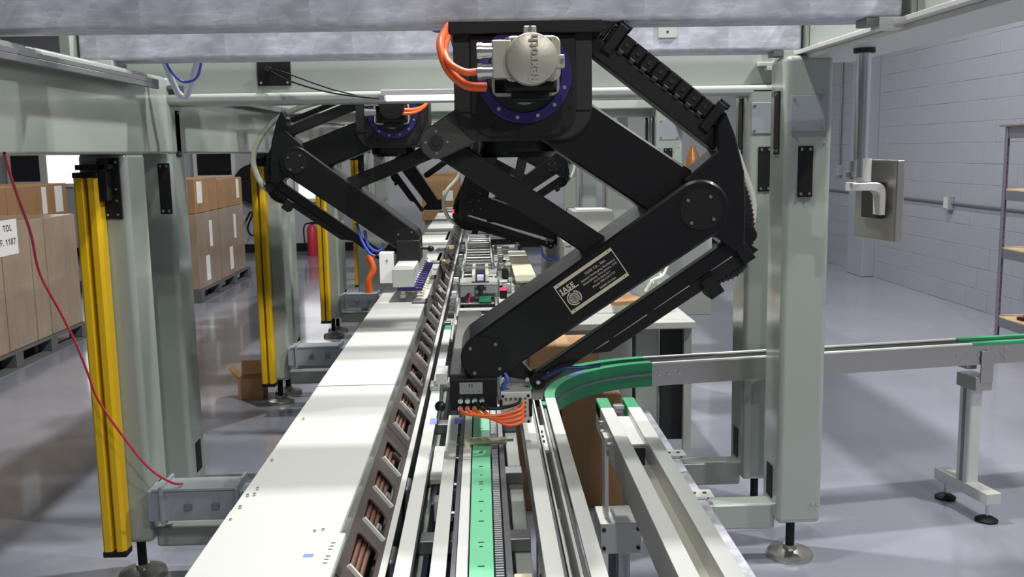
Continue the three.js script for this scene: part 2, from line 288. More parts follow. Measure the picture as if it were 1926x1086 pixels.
// galvanised cross beams lying on the clamp rails
function crossBeam(z, x0, x1, label) {
  const t = thing('cross_beam', label, 'beam', [0, 1.945, z], 0, 'galvanised beams across the gantry');
  mesh(t, 'tube', bx(x0, x1, 0, 0.155, -0.155, 0, 0.014, 3), M.galv);
  for (const x of [x0 + 0.03, x1 - 0.07]) { const c = mesh(t, 'clamp_block', bx(x, x + 0.09, -0.03, 0.001, -0.05, 0.012, 0.002), M.aluTop, 'bright aluminium clamp under the beam end'); mesh(c, 'clamp_jaw', bx(x - 0.035, x, -0.02, 0.0, -0.07, 0.005, 0.002), M.aluDark); }
  return t;
}
const cb1 = crossBeam(-2.68, -1.43, 1.17, 'galvanised square beam directly above the labelled robot');
const cb2 = crossBeam(-3.55, -1.43, 1.18, 'galvanised square beam behind the silver motor, holding a small hole plate');
{ const a = atZ(1238, 36, -3.545), b = atZ(1273, 71, -3.545); const p = mesh(cb2, 'hole_plate', bx(a.x, b.x, b.y - 1.945, 0.11, 0, 0.008, 0.001), M.aluTop, 'small aluminium plate with three holes');
  for (const [u, v] of [[0.25, 0.85], [0.75, 0.85], [0.5, 0.35]]) mesh(p, 'hole', cylAt(a.x + (b.x - a.x) * u, (b.y - 1.945) + 0.055 * v + 0.002, 0.008, 0.004, 0.003, 'z', 12), M.blackMatte);
}
CELLS.slice(1).forEach(([a, b], i) => { for (const f of [0.42, 0.62]) crossBeam(a + (b - a) * f, -1.4, 1.16, ['galvanised beam over the left-bending robot', 'galvanised beam over the folded robot', 'galvanised beam over the distant right-bending robot', 'galvanised beam over the farthest robot'][i]); });
{ // spacer plates at the ends of the second beam, part of the first frame
  const fr = scene.getObjectByName('gantry_frame');
  for (const g of [bx(-1.475, -1.437, 1.94, 2.1, -3.7, -3.5), bx(1.187, 1.2, 1.94, 2.1, -3.72, -3.53), bx(1.187, 1.2, 1.94, 2.1, -2.83, -2.66)]) mesh(fr, 'beam_stop', g, M.paint);
}

// ---- yellow light curtains on the end columns of each cell
CELLS.slice(0, 4).forEach(([a, z], i) => {
  const t = thing('light_curtain', ['yellow safety light curtain in front of the wrapped cartons, red cable across it', 'yellow safety light curtain beside the small open carton', 'yellow safety light curtain on the third gantry column', 'yellow safety light curtain farthest down the line'][i], 'light curtain', [-1.377, 0, z + 0.135], 0, 'yellow light curtains on the gantry columns');
  const pr = [[-0.041, -0.03], [-0.041, 0.024], [-0.034, 0.03], [-0.012, 0.03], [-0.006, 0.022], [-0.006, 0.005], [0.004, 0.005], [0.004, 0.022], [0.01, 0.03], [0.03, 0.03], [0.041, 0.018], [0.041, -0.03]];
  const g = prism(pr, 0, 1.37, 0.001); g.rotateX(Math.PI / 2); g.translate(0, 1.37, 0);
  const body = mesh(t, 'housing', g, M.yellow); body.position.y = 0.165;
  mesh(t, 'lens_strip', bx(-0.006, 0.004, 0.18, 1.52, 0, 0.006, 0.001), M.yellowDark, 'dark lens strip in the groove');
  mesh(t, 'end_cap', bx(-0.043, 0.043, 0.145, 0.168, -0.032, 0.032, 0.004), M.blackMatte, 'black end cap');
  mesh(t, 'end_cap', bx(-0.043, 0.043, 1.532, 1.552, -0.032, 0.032, 0.004), M.blackMatte, 'black end cap');
  const br = mesh(t, 'bracket', [bx(0.022, 0.1, 1.385, 1.6, -0.0345, -0.026, 0.002), bx(-0.035, 0.08, 1.56, 1.578, -0.034, 0.02, 0.002), bx(0.043, 0.07, 1.45, 1.6, -0.034, 0.02, 0.002)], M.blackMatte, 'black angle bracket');
  bolts(br, [[0.05, 1.4, -0.027], [0.085, 1.4, -0.027], [0.03, 1.592, -0.027], [0.09, 1.585, -0.027], [0.085, 1.49, -0.027], [0.085, 1.45, -0.027]], M.steel, 'z', 0.7);
});

// ================================================================ ROBOT ARMS
const font = await new FontLoader().loadAsync('fonts/droid/droid_sans_bold.typeface.json');
const plateMat = canvasMat(1024, 512, (g, w, h) => {
  g.fillStyle = '#0d0b0c'; g.fillRect(0, 0, w, h);
  g.fillStyle = '#cfc6ae'; g.fillRect(0, 0, w, 52); g.fillRect(0, h - 52, w, 52); g.fillRect(0, 0, 14, h); g.fillRect(w - 14, 0, 14, h);
  g.fillStyle = '#2a2622'; for (const [x, y] of [[70, 26], [w - 70, 26], [70, h - 26], [w - 70, h - 26]]) { g.beginPath(); g.arc(x, y, 9, 0, 7); g.fill(); }
  g.fillStyle = '#ded6c2'; g.font = 'bold 118px sans-serif'; g.textBaseline = 'alphabetic'; g.textAlign = 'left'; g.fillText('IASE', 34, 178); g.fillRect(34, 184, 300, 14);
  g.strokeStyle = '#d3cbb6'; g.lineWidth = 17; g.beginPath(); g.arc(168, 322, 104, -1.2, 1.0); g.stroke(); g.beginPath(); g.arc(168, 322, 104, 1.35, 4.6); g.stroke();
  g.fillStyle = '#8f897c'; g.beginPath(); g.arc(168, 322, 70, 0, 7); g.fill(); g.strokeStyle = '#d3cbb6'; g.lineWidth = 10; g.beginPath(); g.arc(168, 322, 76, 0, 7); g.stroke(); g.fillStyle = '#4a463e'; g.fillRect(160, 280, 12, 84);
  g.fillStyle = '#cfc7b4'; g.textAlign = 'center'; g.font = 'bold 56px serif'; g.fillText('IASE Co., Inc.', 680, 130);
  g.font = 'bold 42px serif'; g.fillText('Robotic Packaging Machinery', 680, 196, 600); g.fillText('Branchburg, New Jersey, USA', 680, 252, 600); g.fillText('www.iase.net', 680, 306); g.fillText('Phone 908-218-1757', 680, 362); g.fillText('MADE IN USA', 700, 436);
}, { roughness: 0.42, metalness: 0.2 });
const tagMat = canvasMat(256, 128, (g, w, h) => { g.fillStyle = '#8d8e94'; g.fillRect(0, 0, w, h); g.fillStyle = '#1a1a1c'; g.textAlign = 'center'; g.font = 'bold 56px sans-serif'; g.fillText('11', 122, 58); g.font = '30px sans-serif'; ['1', '2', '3', '4'].forEach((c, i) => g.fillText(c, 42 + i * 58, 108)); }, { roughness: 0.4 });

function robot(cfg) {
  const { label, z, S0, E0, W0, s, full } = cfg;
  const R = thing('robot_arm', label, 'robot arm', [0, 0, z], 0, cfg.group);
  const [sx, sy] = S0, [ex, ey] = E0, [wx, wy] = W0;
  const X = (d) => s * d;                                             // mirror helper
  // ---- hub
  const hx0 = sx - 0.195, hx1 = sx + 0.18, hy0 = sy - 0.125, hy1 = 1.912;
  mesh(R, 'mount_plate', bx(sx - 0.205, sx + 0.205, 1.91, 1.944, -0.2, 0.12, 0.003), M.blackBrown, 'dark mounting plate under the beam');
  mesh(R, 'hub_housing', prism(rrect(hx0, hx1, hy0, hy1, 0.005, 0.085), -0.17, 0.085, 0.006, 14), M.graphite);
  const cov = mesh(R, 'hub_cover', prism(rrect(hx0 + 0.045, hx1 - 0.045, hy0 + 0.012, hy1 - 0.003, 0.004, 0.07), 0.08, 0.098, 0.003, 14), M.blackBrown);
  bolts(cov, [[hx0 + 0.06, hy0 + 0.14, 0.097], [hx0 + 0.06, hy0 + 0.09, 0.097], [hx1 - 0.06, hy0 + 0.14, 0.097], [hx1 - 0.06, hy0 + 0.09, 0.097], [sx - 0.09, hy0 + 0.035, 0.097], [sx - 0.02, hy0 + 0.035, 0.097], [sx + 0.1, hy0 + 0.035, 0.097]], M.blackMatte, 'z', 0.9);
  for (const xx of [hx0, hx1 - 0.045]) mesh(R, 'hub_side_bar', bx(xx, xx + 0.045, hy0 + 0.08, hy1, 0.083, 0.092, 0.002), M.graphite);
  const fx = sx - 0.005, fy = sy + 0.05;
  const ring = mesh(R, 'flange_ring', prism(ringShape(fx, fy, 0.128, 0.1), 0.096, 0.11, 0.002, 30), M.purple, 'violet anodised flange ring');
  bolts(ring, [-160, -128, -100, -72, -45, -18, 200].map(a => [fx + 0.114 * Math.cos(a * Math.PI / 180), fy + 0.114 * Math.sin(a * Math.PI / 180), 0.109]), M.steel, 'z', 0.8);
  mesh(R, 'gearbox_face', [prism((() => { const q = new THREE.Shape(); q.absarc(fx, fy, 0.1, 0, Math.PI * 2); return q; })(), 0.096, 0.104, 0.001, 30)], M.graphite);
  mesh(R, 'gearbox_neck', lathe([[0.05, 0], [0.05, 0.03], [0, 0.03]], 28).rotateX(Math.PI / 2).translate(fx, fy - 0.03, 0.1), M.steel, 'polished gearbox neck');
  // ---- motor
  const mx = fx + 0.012, my = fy + 0.026, mz = 0.1;
  const mot = mesh(R, 'motor_body', [bx(mx - 0.068, mx + 0.068, my - 0.075, my + 0.062, mz + 0.03, mz + 0.11, 0.012, 2), bx(mx - 0.05, mx + 0.05, my - 0.1, my - 0.07, mz + 0.03, mz + 0.09, 0.008, 2), cylAt(mx, my, mz + 0.11, 0.062, 0.06, 'z', 32)], M.blackMatte, 'black servo motor body');
  mesh(R, 'motor_bracket', prism((() => { const q = rrect(fx - 0.088, fx + 0.09, fy - 0.058, fy + 0.04, 0.002, 0.02); const hh = new THREE.Path(); hh.moveTo(fx - 0.08, fy + 0.036); hh.lineTo(fx - 0.08, fy - 0.05); hh.lineTo(fx + 0.082, fy - 0.05); hh.lineTo(fx + 0.082, fy + 0.036); q.holes.push(hh); return q; })(), 0.104, 0.165, 0.001), M.silver);
  if (full) {
    const ears = [prism(rrect(mx - 0.068, mx + 0.075, my - 0.052, my + 0.06, 0.02, 0.02), mz + 0.12, mz + 0.15, 0.003)];
    ears.push(bx(mx - 0.018, mx + 0.014, my + 0.05, my + 0.084, mz + 0.12, mz + 0.155), bx(mx + 0.06, mx + 0.085, my - 0.022, my + 0.012, mz + 0.12, mz + 0.155), bx(mx - 0.1, mx - 0.05, my - 0.045, my + 0.05, mz + 0.115, mz + 0.16, 0.004));
    mesh(R, 'motor_flange', ears, M.silver, 'cast silver motor flange with ears');
    const cap = mesh(R, 'motor_cap', lathe([[0, 0.03], [0.056, 0.03], [0.063, 0.026], [0.066, 0.018], [0.066, 0]], 48), M.silver, 'round silver motor end cap'); cap.rotation.x = Math.PI / 2; cap.position.set(mx, my, mz + 0.15);
    bolts(mot, [[mx - 0.047, my + 0.047, mz + 0.152], [mx + 0.047, my + 0.047, mz + 0.152], [mx - 0.047, my - 0.05, mz + 0.152], [mx + 0.052, my - 0.05, mz + 0.152], [mx - 0.06, my + 0.052, mz + 0.15], [mx - 0.002, my + 0.078, mz + 0.155], [mx + 0.078, my - 0.003, mz + 0.155]], M.steel, 'z', 0.85);
    const tg = new TextGeometry('Rexroth', { font, size: 0.023, depth: 0.0045, curveSegments: 4 }); tg.computeBoundingBox(); const tb = tg.boundingBox; tg.translate(-(tb.min.x + tb.max.x) / 2, -(tb.min.y + tb.max.y) / 2, 0); tg.rotateZ(Math.PI / 2);
    const tm = mesh(R, 'embossed_lettering', clean(tg), M.silver, 'raised maker lettering on the motor cap'); tm.position.set(mx + 0.004, my, mz + 0.1795);
  } else mesh(R, 'motor_cap', cylAt(mx, my, mz + 0.15, 0.062, 0.03, 'z', 28), M.black);
  // connectors and orange cables
  for (const dy of [0.024, -0.026]) {
    const cn = mesh(R, 'connector', [cylAt(mx - 0.115, my + dy, mz + 0.14, 0.02, 0.045, 'x', 20), cylAt(mx - 0.09, my + dy, mz + 0.14, 0.017, 0.02, 'x', 20), cylAt(mx - 0.13, my + dy, mz + 0.14, 0.0225, 0.012, 'x', 20)], M.steel, 'silver cable connector');
    if (cn && full && dy < 0) mesh(R, 'motor_cable', tube([[mx - 0.135, my + dy, mz + 0.14], [mx - 0.165, my + dy - 0.002, mz + 0.14], [mx - 0.205, my + dy + 0.02, mz + 0.12], [mx - 0.222, my + dy + 0.065, mz + 0.06], [mx - 0.208, 1.925, mz - 0.02], [mx - 0.2, 1.99, -0.14]], 0.0095, 40), M.orange, 'orange motor cable');
  }
  if (full) mesh(R, 'motor_cable', tube([[mx - 0.115, my - 0.062, mz + 0.09], [mx - 0.165, my - 0.058, mz + 0.1], [mx - 0.21, my - 0.02, mz + 0.1], [mx - 0.232, my + 0.05, mz + 0.06], [mx - 0.215, 1.93, mz - 0.02], [mx - 0.2, 1.99, -0.15]], 0.012, 40), M.orange, 'orange motor cable');
  else for (const k of [0, 1]) mesh(R, 'motor_cable', tube([[mx - X(0.0), my - 0.03 + k * 0.02, mz + 0.14], [mx + 0.1, my - 0.03 + k * 0.015, mz + 0.12], [mx + 0.16, my + 0.01, mz + 0.06], [mx + 0.19, my + 0.09, mz - 0.02]], 0.009, 24), M.orange, 'orange motor cable');
  // gearbox drum below the hub
  mesh(R, 'drum', lathe([[0, -0.035], [0.1, -0.035], [0.115, -0.02], [0.115, 0.02], [0, 0.02]], 30), M.black).position.set(sx - 0.02, hy0 - 0.01, -0.06);
  // ---- lever and parallel link
  const J = [sx - X(0.247), sy - 0.125], K = [J[0] + ex - sx, J[1] + ey - sy];
  const lev = mesh(R, 'lever', prism(stadium([sx - X(0.07), sy - 0.03], J, 0.06, 0.046), 0.035, 0.075, 0.004, 16), M.graphite2, 'grey lever plate');
  mesh(lev, 'pivot_boss', [cylAt(J[0], J[1], 0.076, 0.019, 0.012, 'z', 24), cylAt(J[0], J[1], 0.082, 0.011, 0.008, 'z', 20)], M.graphite);
  bolts(lev, [0, 90, 180, 270].map(a => [J[0] + 0.03 * Math.cos(a * Math.PI / 180), J[1] + 0.03 * Math.sin(a * Math.PI / 180), 0.074]), M.steel, 'z', 0.6);
  mesh(R, 'parallel_link', prism(stadium(J, K, 0.036), -0.05, 0.03, 0.004, 12), M.blackMatte);
  // ---- upper arm
  mesh(R, 'upper_arm', prism(stadium(S0, E0, 0.08, 0.08), -0.085, 0.065, 0.006, 14), M.black);
  // ---- elbow bracket in a frame that turns with the forearm
  const refA = Math.atan2(-0.4, -0.61), fa = Math.atan2(wy - ey, X(wx - ex)), da = cfg.bracketTurn ?? (fa - refA);
  const L = (dx, dy, kz = 0) => { const c = Math.cos(da), n = Math.sin(da); return [ex + X(dx * c - dy * n), ey + dx * n + dy * c, kz]; };
  const poly = [[-0.04, 0.085], [0.051, 0.16], [0.05, 0.22], [0.075, 0.262], [0.1, 0.2], [0.125, 0.1], [0.13, 0], [0.128, -0.1], [0.1, -0.12], [0.05, -0.08], [-0.02, -0.06]];
  let pl = poly.map(p => L(p[0], p[1]).slice(0, 2)); if (s < 0) pl = pl.reverse();
  mesh(R, 'elbow_bracket', prism(pl, -0.03, 0.1, 0.004), M.black);
  // ---- forearm
  const fore = mesh(R, 'forearm', prism(stadium(E0, W0, 0.083, 0.068), -0.14, 0.112, 0.007, 18), M.black);
  for (const [c, r] of [[E0, 0.056], [W0, 0.062]]) { const d = mesh(fore, 'joint_cap', [cylAt(c[0], c[1], 0.114, r, 0.008, 'z', 36), cylAt(c[0], c[1], 0.111, r + 0.004, 0.006, 'z', 36)], M.blackMatte, 'round black joint cap'); bolts(d, [45, 135, 225, 315].map(a => [c[0] + (r - 0.012) * Math.cos(a * Math.PI / 180 + 0.15), c[1] + (r - 0.012) * Math.sin(a * Math.PI / 180 + 0.15), 0.117]), M.aluDark, 'z', 0.75); }
  // ---- upper rod with cable chain
  const v1 = cfg.v1 || [0.05, 0.243], u0 = [sx + X(v1[0]), sy + v1[1]], u1 = L(...(cfg.u1 || v1));
  const du = [u1[0] - u0[0], u1[1] - u0[1]], ul = Math.hypot(...du), ud = [du[0] / ul, du[1] / ul], un = s > 0 ? [-ud[1], ud[0]] : [ud[1], -ud[0]];
  const t0 = Math.max(0.12, Math.min(0.8, (u0[1] - 1.89) / Math.max(0.05, u0[1] - u1[1]))), AU = (t, o = 0) => [u0[0] + du[0] * t + un[0] * o, u0[1] + du[1] * t + un[1] * o];
  mesh(R, 'upper_rod', barXY(AU(t0 * 0.7), AU(1.08), 0.05, -0.02, 0.05), M.blackBrown);
  if (full) {
    for (let k = 0; k < 11; k++) { const t = t0 * 0.9 + (0.97 - t0 * 0.9) * k / 11, a = AU(t, 0.053), b = AU(t + 0.062, 0.053); const lk = mesh(R, 'chain_link', barXY(a, b, 0.048, -0.015, 0.05, 0.004), M.blackMatte); mesh(lk, 'link_pin', cylAt((a[0] + b[0]) / 2, (a[1] + b[1]) / 2, 0.051, 0.006, 0.006, 'z', 10), M.graphite); mesh(lk, 'link_tab', barXY(AU(t + 0.012, 0.026), AU(t + 0.04, 0.026), 0.014, 0.03, 0.056, 0.002), M.graphite); }
    for (const t of [t0 + 0.05, 0.9]) mesh(R, 'rod_clamp', [barXY(AU(t, 0.045), AU(t + 0.05, 0.045), 0.09, -0.03, 0.062, 0.003), barXY(AU(t + 0.005, 0.092), AU(t + 0.06, 0.092), 0.016, -0.03, 0.06, 0.003)], M.blackMatte, 'black cable clamp');
  } else mesh(R, 'cable_tray', barXY(AU(t0, 0.05), AU(0.98, 0.05), 0.022, -0.03, 0.03), M.blackMatte);
  // ---- lower rod with slotted tray
  const v2 = [X(0.149), -0.077], l0 = [ex + v2[0], ey + v2[1]], l1 = [wx + v2[0], wy + v2[1]];
  const dl = [l1[0] - l0[0], l1[1] - l0[1]], ll = Math.hypot(...dl), ld = [dl[0] / ll, dl[1] / ll], ln = s > 0 ? [-ld[1], ld[0]] : [ld[1], -ld[0]], AL = (t, o = 0) => [l0[0] + dl[0] * t + ln[0] * o, l0[1] + dl[1] * t + ln[1] * o];
  mesh(R, 'lower_rod', prism(stadium(l0, l1, 0.022), 0.03, 0.075, 0.003, 10), M.black);
  const tr = mesh(R, 'cable_tray', [prism([AL(0.02, 0.018), AL(0.72, 0.018), AL(0.8, 0.012), AL(0.7, 0.052), AL(0.1, 0.058), AL(0.0, 0.05)].slice()[s > 0 ? 'reverse' : 'slice'](), 0.0, 0.07, 0.003)], M.blackMatte);
  if (full) for (const [a, b] of [[0.1, 0.2], [0.3, 0.47], [0.5, 0.66], [0.68, 0.74]]) mesh(tr, 'tray_slot', barXY(AL(a, 0.02), AL(b, 0.018), 0.007, 0.068, 0.074, 0.001), M.silver, 'bright slot edge in the tray');
  mesh(R, 'rod_clamp', [barXY(AL(0.2, 0.06), AL(0.26, 0.06), 0.06, -0.02, 0.085, 0.003), barXY(AL(0.03, 0.03), AL(0.08, 0.03), 0.06, 0.0, 0.088, 0.003)], M.blackMatte, 'black cable clamp');
  mesh(R, 'wrist_pivot', [cylAt(l1[0], l1[1], 0.055, 0.024, 0.06, 'z', 22), cylAt(l1[0], l1[1], 0.088, 0.012, 0.01, 'z', 14)], M.blackMatte);
  bolts(R, [[l1[0], l1[1], 0.092], [l1[0] + X(0.03), l1[1] + 0.02, 0.075], [l1[0] - X(0.03), l1[1] + 0.005, 0.075]], M.steel, 'z', 0.9);
  let wp = [[wx - X(0.01), wy - 0.06], [l1[0] + X(0.012), l1[1] - 0.018], [l1[0] - X(0.03), l1[1] + 0.03], [wx + X(0.05), wy + 0.03]]; if (s < 0) wp = wp.reverse();
  mesh(R, 'wrist_bracket', prism(wp, -0.02, 0.03, 0.003), M.black);
  // ---- hoses round the elbow
  const P3 = (a, zz) => V3(a[0], a[1], zz);
  mesh(R, 'corrugated_hose', ribHose([P3(L(0.085, 0.16), 0.02), P3(L(0.115, 0.08), 0.02), P3(L(0.138, 0.01), 0.03), P3(L(0.146, -0.06), 0.04), P3(L(0.138, -0.115), 0.045), P3(AL(0.1, 0.06), 0.04), P3(AL(0.2, 0.05), 0.03)], 0.024, 0.003, 0.012), M.blackMatte, 'black corrugated cable hose');
  const bulge = cfg.bulge ?? 0.03;
  mesh(R, 'air_hose', tube([P3(AU(full ? 0.55 : 0.4, full ? 0.03 : 0.06), full ? -0.06 : -0.02), P3(AU(0.85, full ? 0.03 : 0.075 + bulge * 0.3), full ? -0.06 : -0.02), P3(L(full ? 0.108 : 0.11 + bulge * 0.5, full ? 0.2 : 0.2), -0.03), P3(L(full ? 0.156 : 0.155 + bulge, full ? 0.1 : 0.08), -0.03), P3(L(full ? 0.184 : 0.17 + bulge, -0.01), -0.02), P3(L(0.14 + bulge * 0.6, -0.13), 0.01), P3(AL(0.16, 0.06), 0.02)], cfg.hoseR || 0.011, 50), M.hose, 'cream coloured air hose');
  return { R, AU, AL, fore };
}
// robot in the foreground
{
  const zR = -2.735, { R, fore } = robot({ label: 'large black robot arm with name plate, silver motor and orange cables', z: zR, S0: [0.125, 1.752], E0: [0.6, 1.43], W0: [-0.002, 1.027], s: 1, full: true, bulge: 0.004, u1: [0.055, 0.19] });
  const fz = 0.113, c = atZ(1112, 529, zR + fz), ang = Math.atan2(1.43 - 1.027, 0.602);
  const np = mesh(fore, 'name_plate', bx(-0.096, 0.096, -0.047, 0.047, 0, 0.003, 0.001), M.silver); np.position.set(c.x, c.y, fz - 0.001); np.rotation.z = ang;
  np.geometry = new THREE.BoxGeometry(0.192, 0.094, 0.003); { const u = np.geometry.attributes.uv; for (let i = 0; i < u.count; i++) if (i < 16 || i > 19) u.setXY(i, 0.005, 0.5); } np.material = plateMat; np.userData.label = 'black and silver maker name plate with ring emblem';
  // tool: long bar along the line with a black valve block in front
  const tz = 0.13;
  const pa = atZ(846, 716, zR + tz), pb = atZ(938, 772, zR + tz);
  mesh(R, 'tool_bar', [bx(pa.x - 0.002, pb.x - 0.045, pa.y - 0.03, pa.y + 0.012, -0.95, tz - 0.03, 0.004)], M.graphite2, 'grey gripper bar');
  mesh(R, 'tool_side_plate', bx(pb.x - 0.003, pb.x + 0.006, pb.y + 0.015, pa.y + 0.003, -0.2, tz - 0.006, 0.001), M.aluDark);
  const vb = mesh(R, 'valve_block', bx(pa.x, pb.x - 0.004, pb.y, pa.y + 0.003, 0.04, tz, 0.005, 2), M.blackMatte, 'black numbered valve block');
  mesh(R, 'tool_neck', [bx(wx0(-0.055), 0.05, pa.y, 1.01, -0.1, 0.06, 0.006)], M.black);
  const ta = atZ(864, 720, zR + tz), tb2 = atZ(908, 741, zR + tz), tw = tb2.x - ta.x, th = ta.y - tb2.y;
  const tagp = mesh(vb, 'number_plate', new THREE.PlaneGeometry(tw, th), tagMat, 'grey number plate reading 11'); tagp.position.set((ta.x + tb2.x) / 2, (ta.y + tb2.y) / 2, tz + 0.0012);
  const fit = [];
  for (let i = 0; i < 4; i++) for (let r = 0; r < 2; r++) { const p = atZ(866 + i * 13.5, 753 + r * 14, zR + tz); const f = mesh(vb, 'hose_fitting', [cylAt(p.x, p.y, tz + 0.006, 0.0075, 0.014, 'z', 16), cylAt(p.x, p.y, tz + 0.012, 0.0055, 0.016, 'z', 12)], M.steel, 'round chrome hose fitting'); if (r) fit.push([p.x, p.y, tz + 0.018]); }
  // hole plate on the right and orange hoses
  const qa = atZ(942, 742, zR + 0.12), qb = atZ(1000, 796, zR + 0.12);
  const hp = mesh(R, 'hose_plate', bx(qa.x, qb.x, qb.y, qa.y, 0.105, 0.12, 0.002), M.alu, 'drilled aluminium hose plate');
  mesh(R, 'hose_plate_top', bx(qa.x, qb.x, qa.y - 0.002, qa.y + 0.004, -0.2, 0.12, 0.001), M.aluTop);
  for (let i = 0; i < 5; i++) for (let j = 0; j < 5; j++) { if (i < 4 && j > 0) continue; mesh(hp, 'hole', cylAt(qa.x + 0.014 + i * 0.0135, qa.y - 0.014 - j * 0.0125, 0.12, 0.0042, 0.003, 'z', 10), M.aluDark); }
  for (const [u, v] of [[0.07, 0.93], [0.9, 0.93], [0.07, 0.06], [0.9, 0.06]]) mesh(hp, 'screw', cylAt(qa.x + (qb.x - qa.x) * u, qb.y + (qa.y - qb.y) * v, 0.121, 0.004, 0.004, 'z', 10), M.blackMatte);
  mesh(hp, 'black_clip', [bx(qb.x - 0.007, qb.x + 0.002, qb.y + 0.02, qa.y - 0.015, 0.11, 0.127, 0.001), bx(qa.x - 0.004, qa.x + 0.004, qa.y - 0.035, qa.y - 0.015, 0.11, 0.127, 0.001)], M.blackMatte);
  for (let i = 0; i < 4; i++) { const f = fit[i], ye = qb.y + 0.016 + (3 - i) * 0.013; mesh(R, 'air_tube', tube([f, [f[0] + 0.012, f[1] - 0.006, f[2] + 0.02], [f[0] + (qb.x - f[0]) * 0.5, Math.min(f[1], ye) - 0.012 + i * 0.003, tz + 0.05], [qb.x - 0.035, ye - 0.002, tz + 0.035], [qb.x - 0.022, ye + 0.003, 0.118]], 0.0048, 30, 8), M.orange, 'orange air tube'); }
  for (let i = 2; i < 4; i++) { const f = fit[i]; mesh(R, 'air_tube', tube([[f[0], f[1] + 0.019, f[2]], [f[0] + 0.02, f[1] + 0.008, f[2] + 0.02], [f[0] + 0.05, f[1] + 0.004, tz + 0.03], [qb.x - 0.04, qa.y - 0.02, tz + 0.02], [qb.x - 0.03, qa.y - 0.015, 0.118]], 0.004, 30, 8), M.blackMatte, 'black air tube'); }
  // clamp lever with ball knob on the left
  const kb = atZ(828, 765, zR + 0.13), kt = atZ(831, 720, zR + 0.12);
  mesh(R, 'lever_handle', rodGeo(V3(kt.x, kt.y, 0.12), V3(kb.x, kb.y, 0.13), 0.0045), M.steel, 'chrome lever');
  const kn = mesh(R, 'ball_knob', new THREE.SphereGeometry(0.0155, 24, 16), M.black, 'black ball knob'); kn.position.set(kb.x, kb.y, 0.13);
  mesh(R, 'lever_block', [bx(kt.x - 0.016, kt.x + 0.016, kt.y - 0.004, kt.y + 0.028, 0.03, 0.13, 0.002), bx(kt.x - 0.024, kt.x - 0.012, kt.y - 0.016, kt.y + 0.002, 0.05, 0.1, 0.002), bx(kt.x, pa.x + 0.01, kt.y - 0.02, kt.y - 0.004, 0.04, 0.1, 0.002)], M.aluTop);
  mesh(R, 'air_tube', tube([atZ(948, 700, zR + 0.1), atZ(955, 715, zR + 0.11), atZ(945, 728, zR + 0.1), atZ(958, 735, zR + 0.08)].map(v => V3(v.x, v.y, v.z - zR)), 0.005, 20, 8), M.blueHose, 'blue air tube');
  mesh(R, 'air_tube', tube([atZ(1020, 712, zR + 0.1), atZ(1060, 694, zR + 0.11), atZ(1100, 692, zR + 0.11), atZ(1128, 688, zR + 0.09)].map(v => V3(v.x, v.y, v.z - zR)), 0.0055, 20, 8), M.navy, 'dark blue air tube');
  mesh(R, 'steel_fitting', [bx(0.02, 0.045, 0.965, 0.99, 0.06, 0.1, 0.003), bx(0.028, 0.052, 0.94, 0.968, 0.05, 0.1, 0.003)], M.steel);
}
function wx0(v) { return v; }
// suction gripper shared by the robots over the bench
function gripper(R, x, yb, z0, z1, n) {
  const g = mesh(R, 'gripper_beam', bx(x - 0.052, x + 0.052, yb + 0.055, yb + 0.145, z1, z0, 0.004), M.aluTop, 'silver gripper beam along the line');
  mesh(g, 'cup_rail', bx(x - 0.03, x + 0.056, yb + 0.035, yb + 0.055, z1, z0 - 0.01, 0.002), M.purple, 'violet cup holder rail');
  for (let i = 0; i < n; i++) for (const k of [-1, 1]) { const c = mesh(g, 'suction_cup', lathe([[0, 0.036], [0.011, 0.036], [0.011, 0.02], [0.016, 0.014], [0.013, 0.01], [0.017, 0.001], [0.014, 0], [0, 0.004]], 12), M.cream, 'cream suction cup'); c.position.set(x + 0.034 + k * 0.04, yb, z0 - 0.03 - (z0 - z1 - 0.06) * i / (n - 1)); }
  for (let i = 0; i < n; i++) { const zz = z0 - 0.03 - (z0 - z1 - 0.06) * i / (n - 1); mesh(g, 'cup_holder', bx(x + 0.05, x + 0.088, yb + 0.034, yb + 0.05, zz - 0.012, zz + 0.012, 0.003), M.purple, 'violet cup holder'); }
  bolts(g, Array.from({ length: n }, (_, i) => [x + 0.052, yb + 0.075, z0 - 0.03 - (z0 - z1 - 0.06) * i / (n - 1)]), M.steel, 'x', 1);
  return g;
}
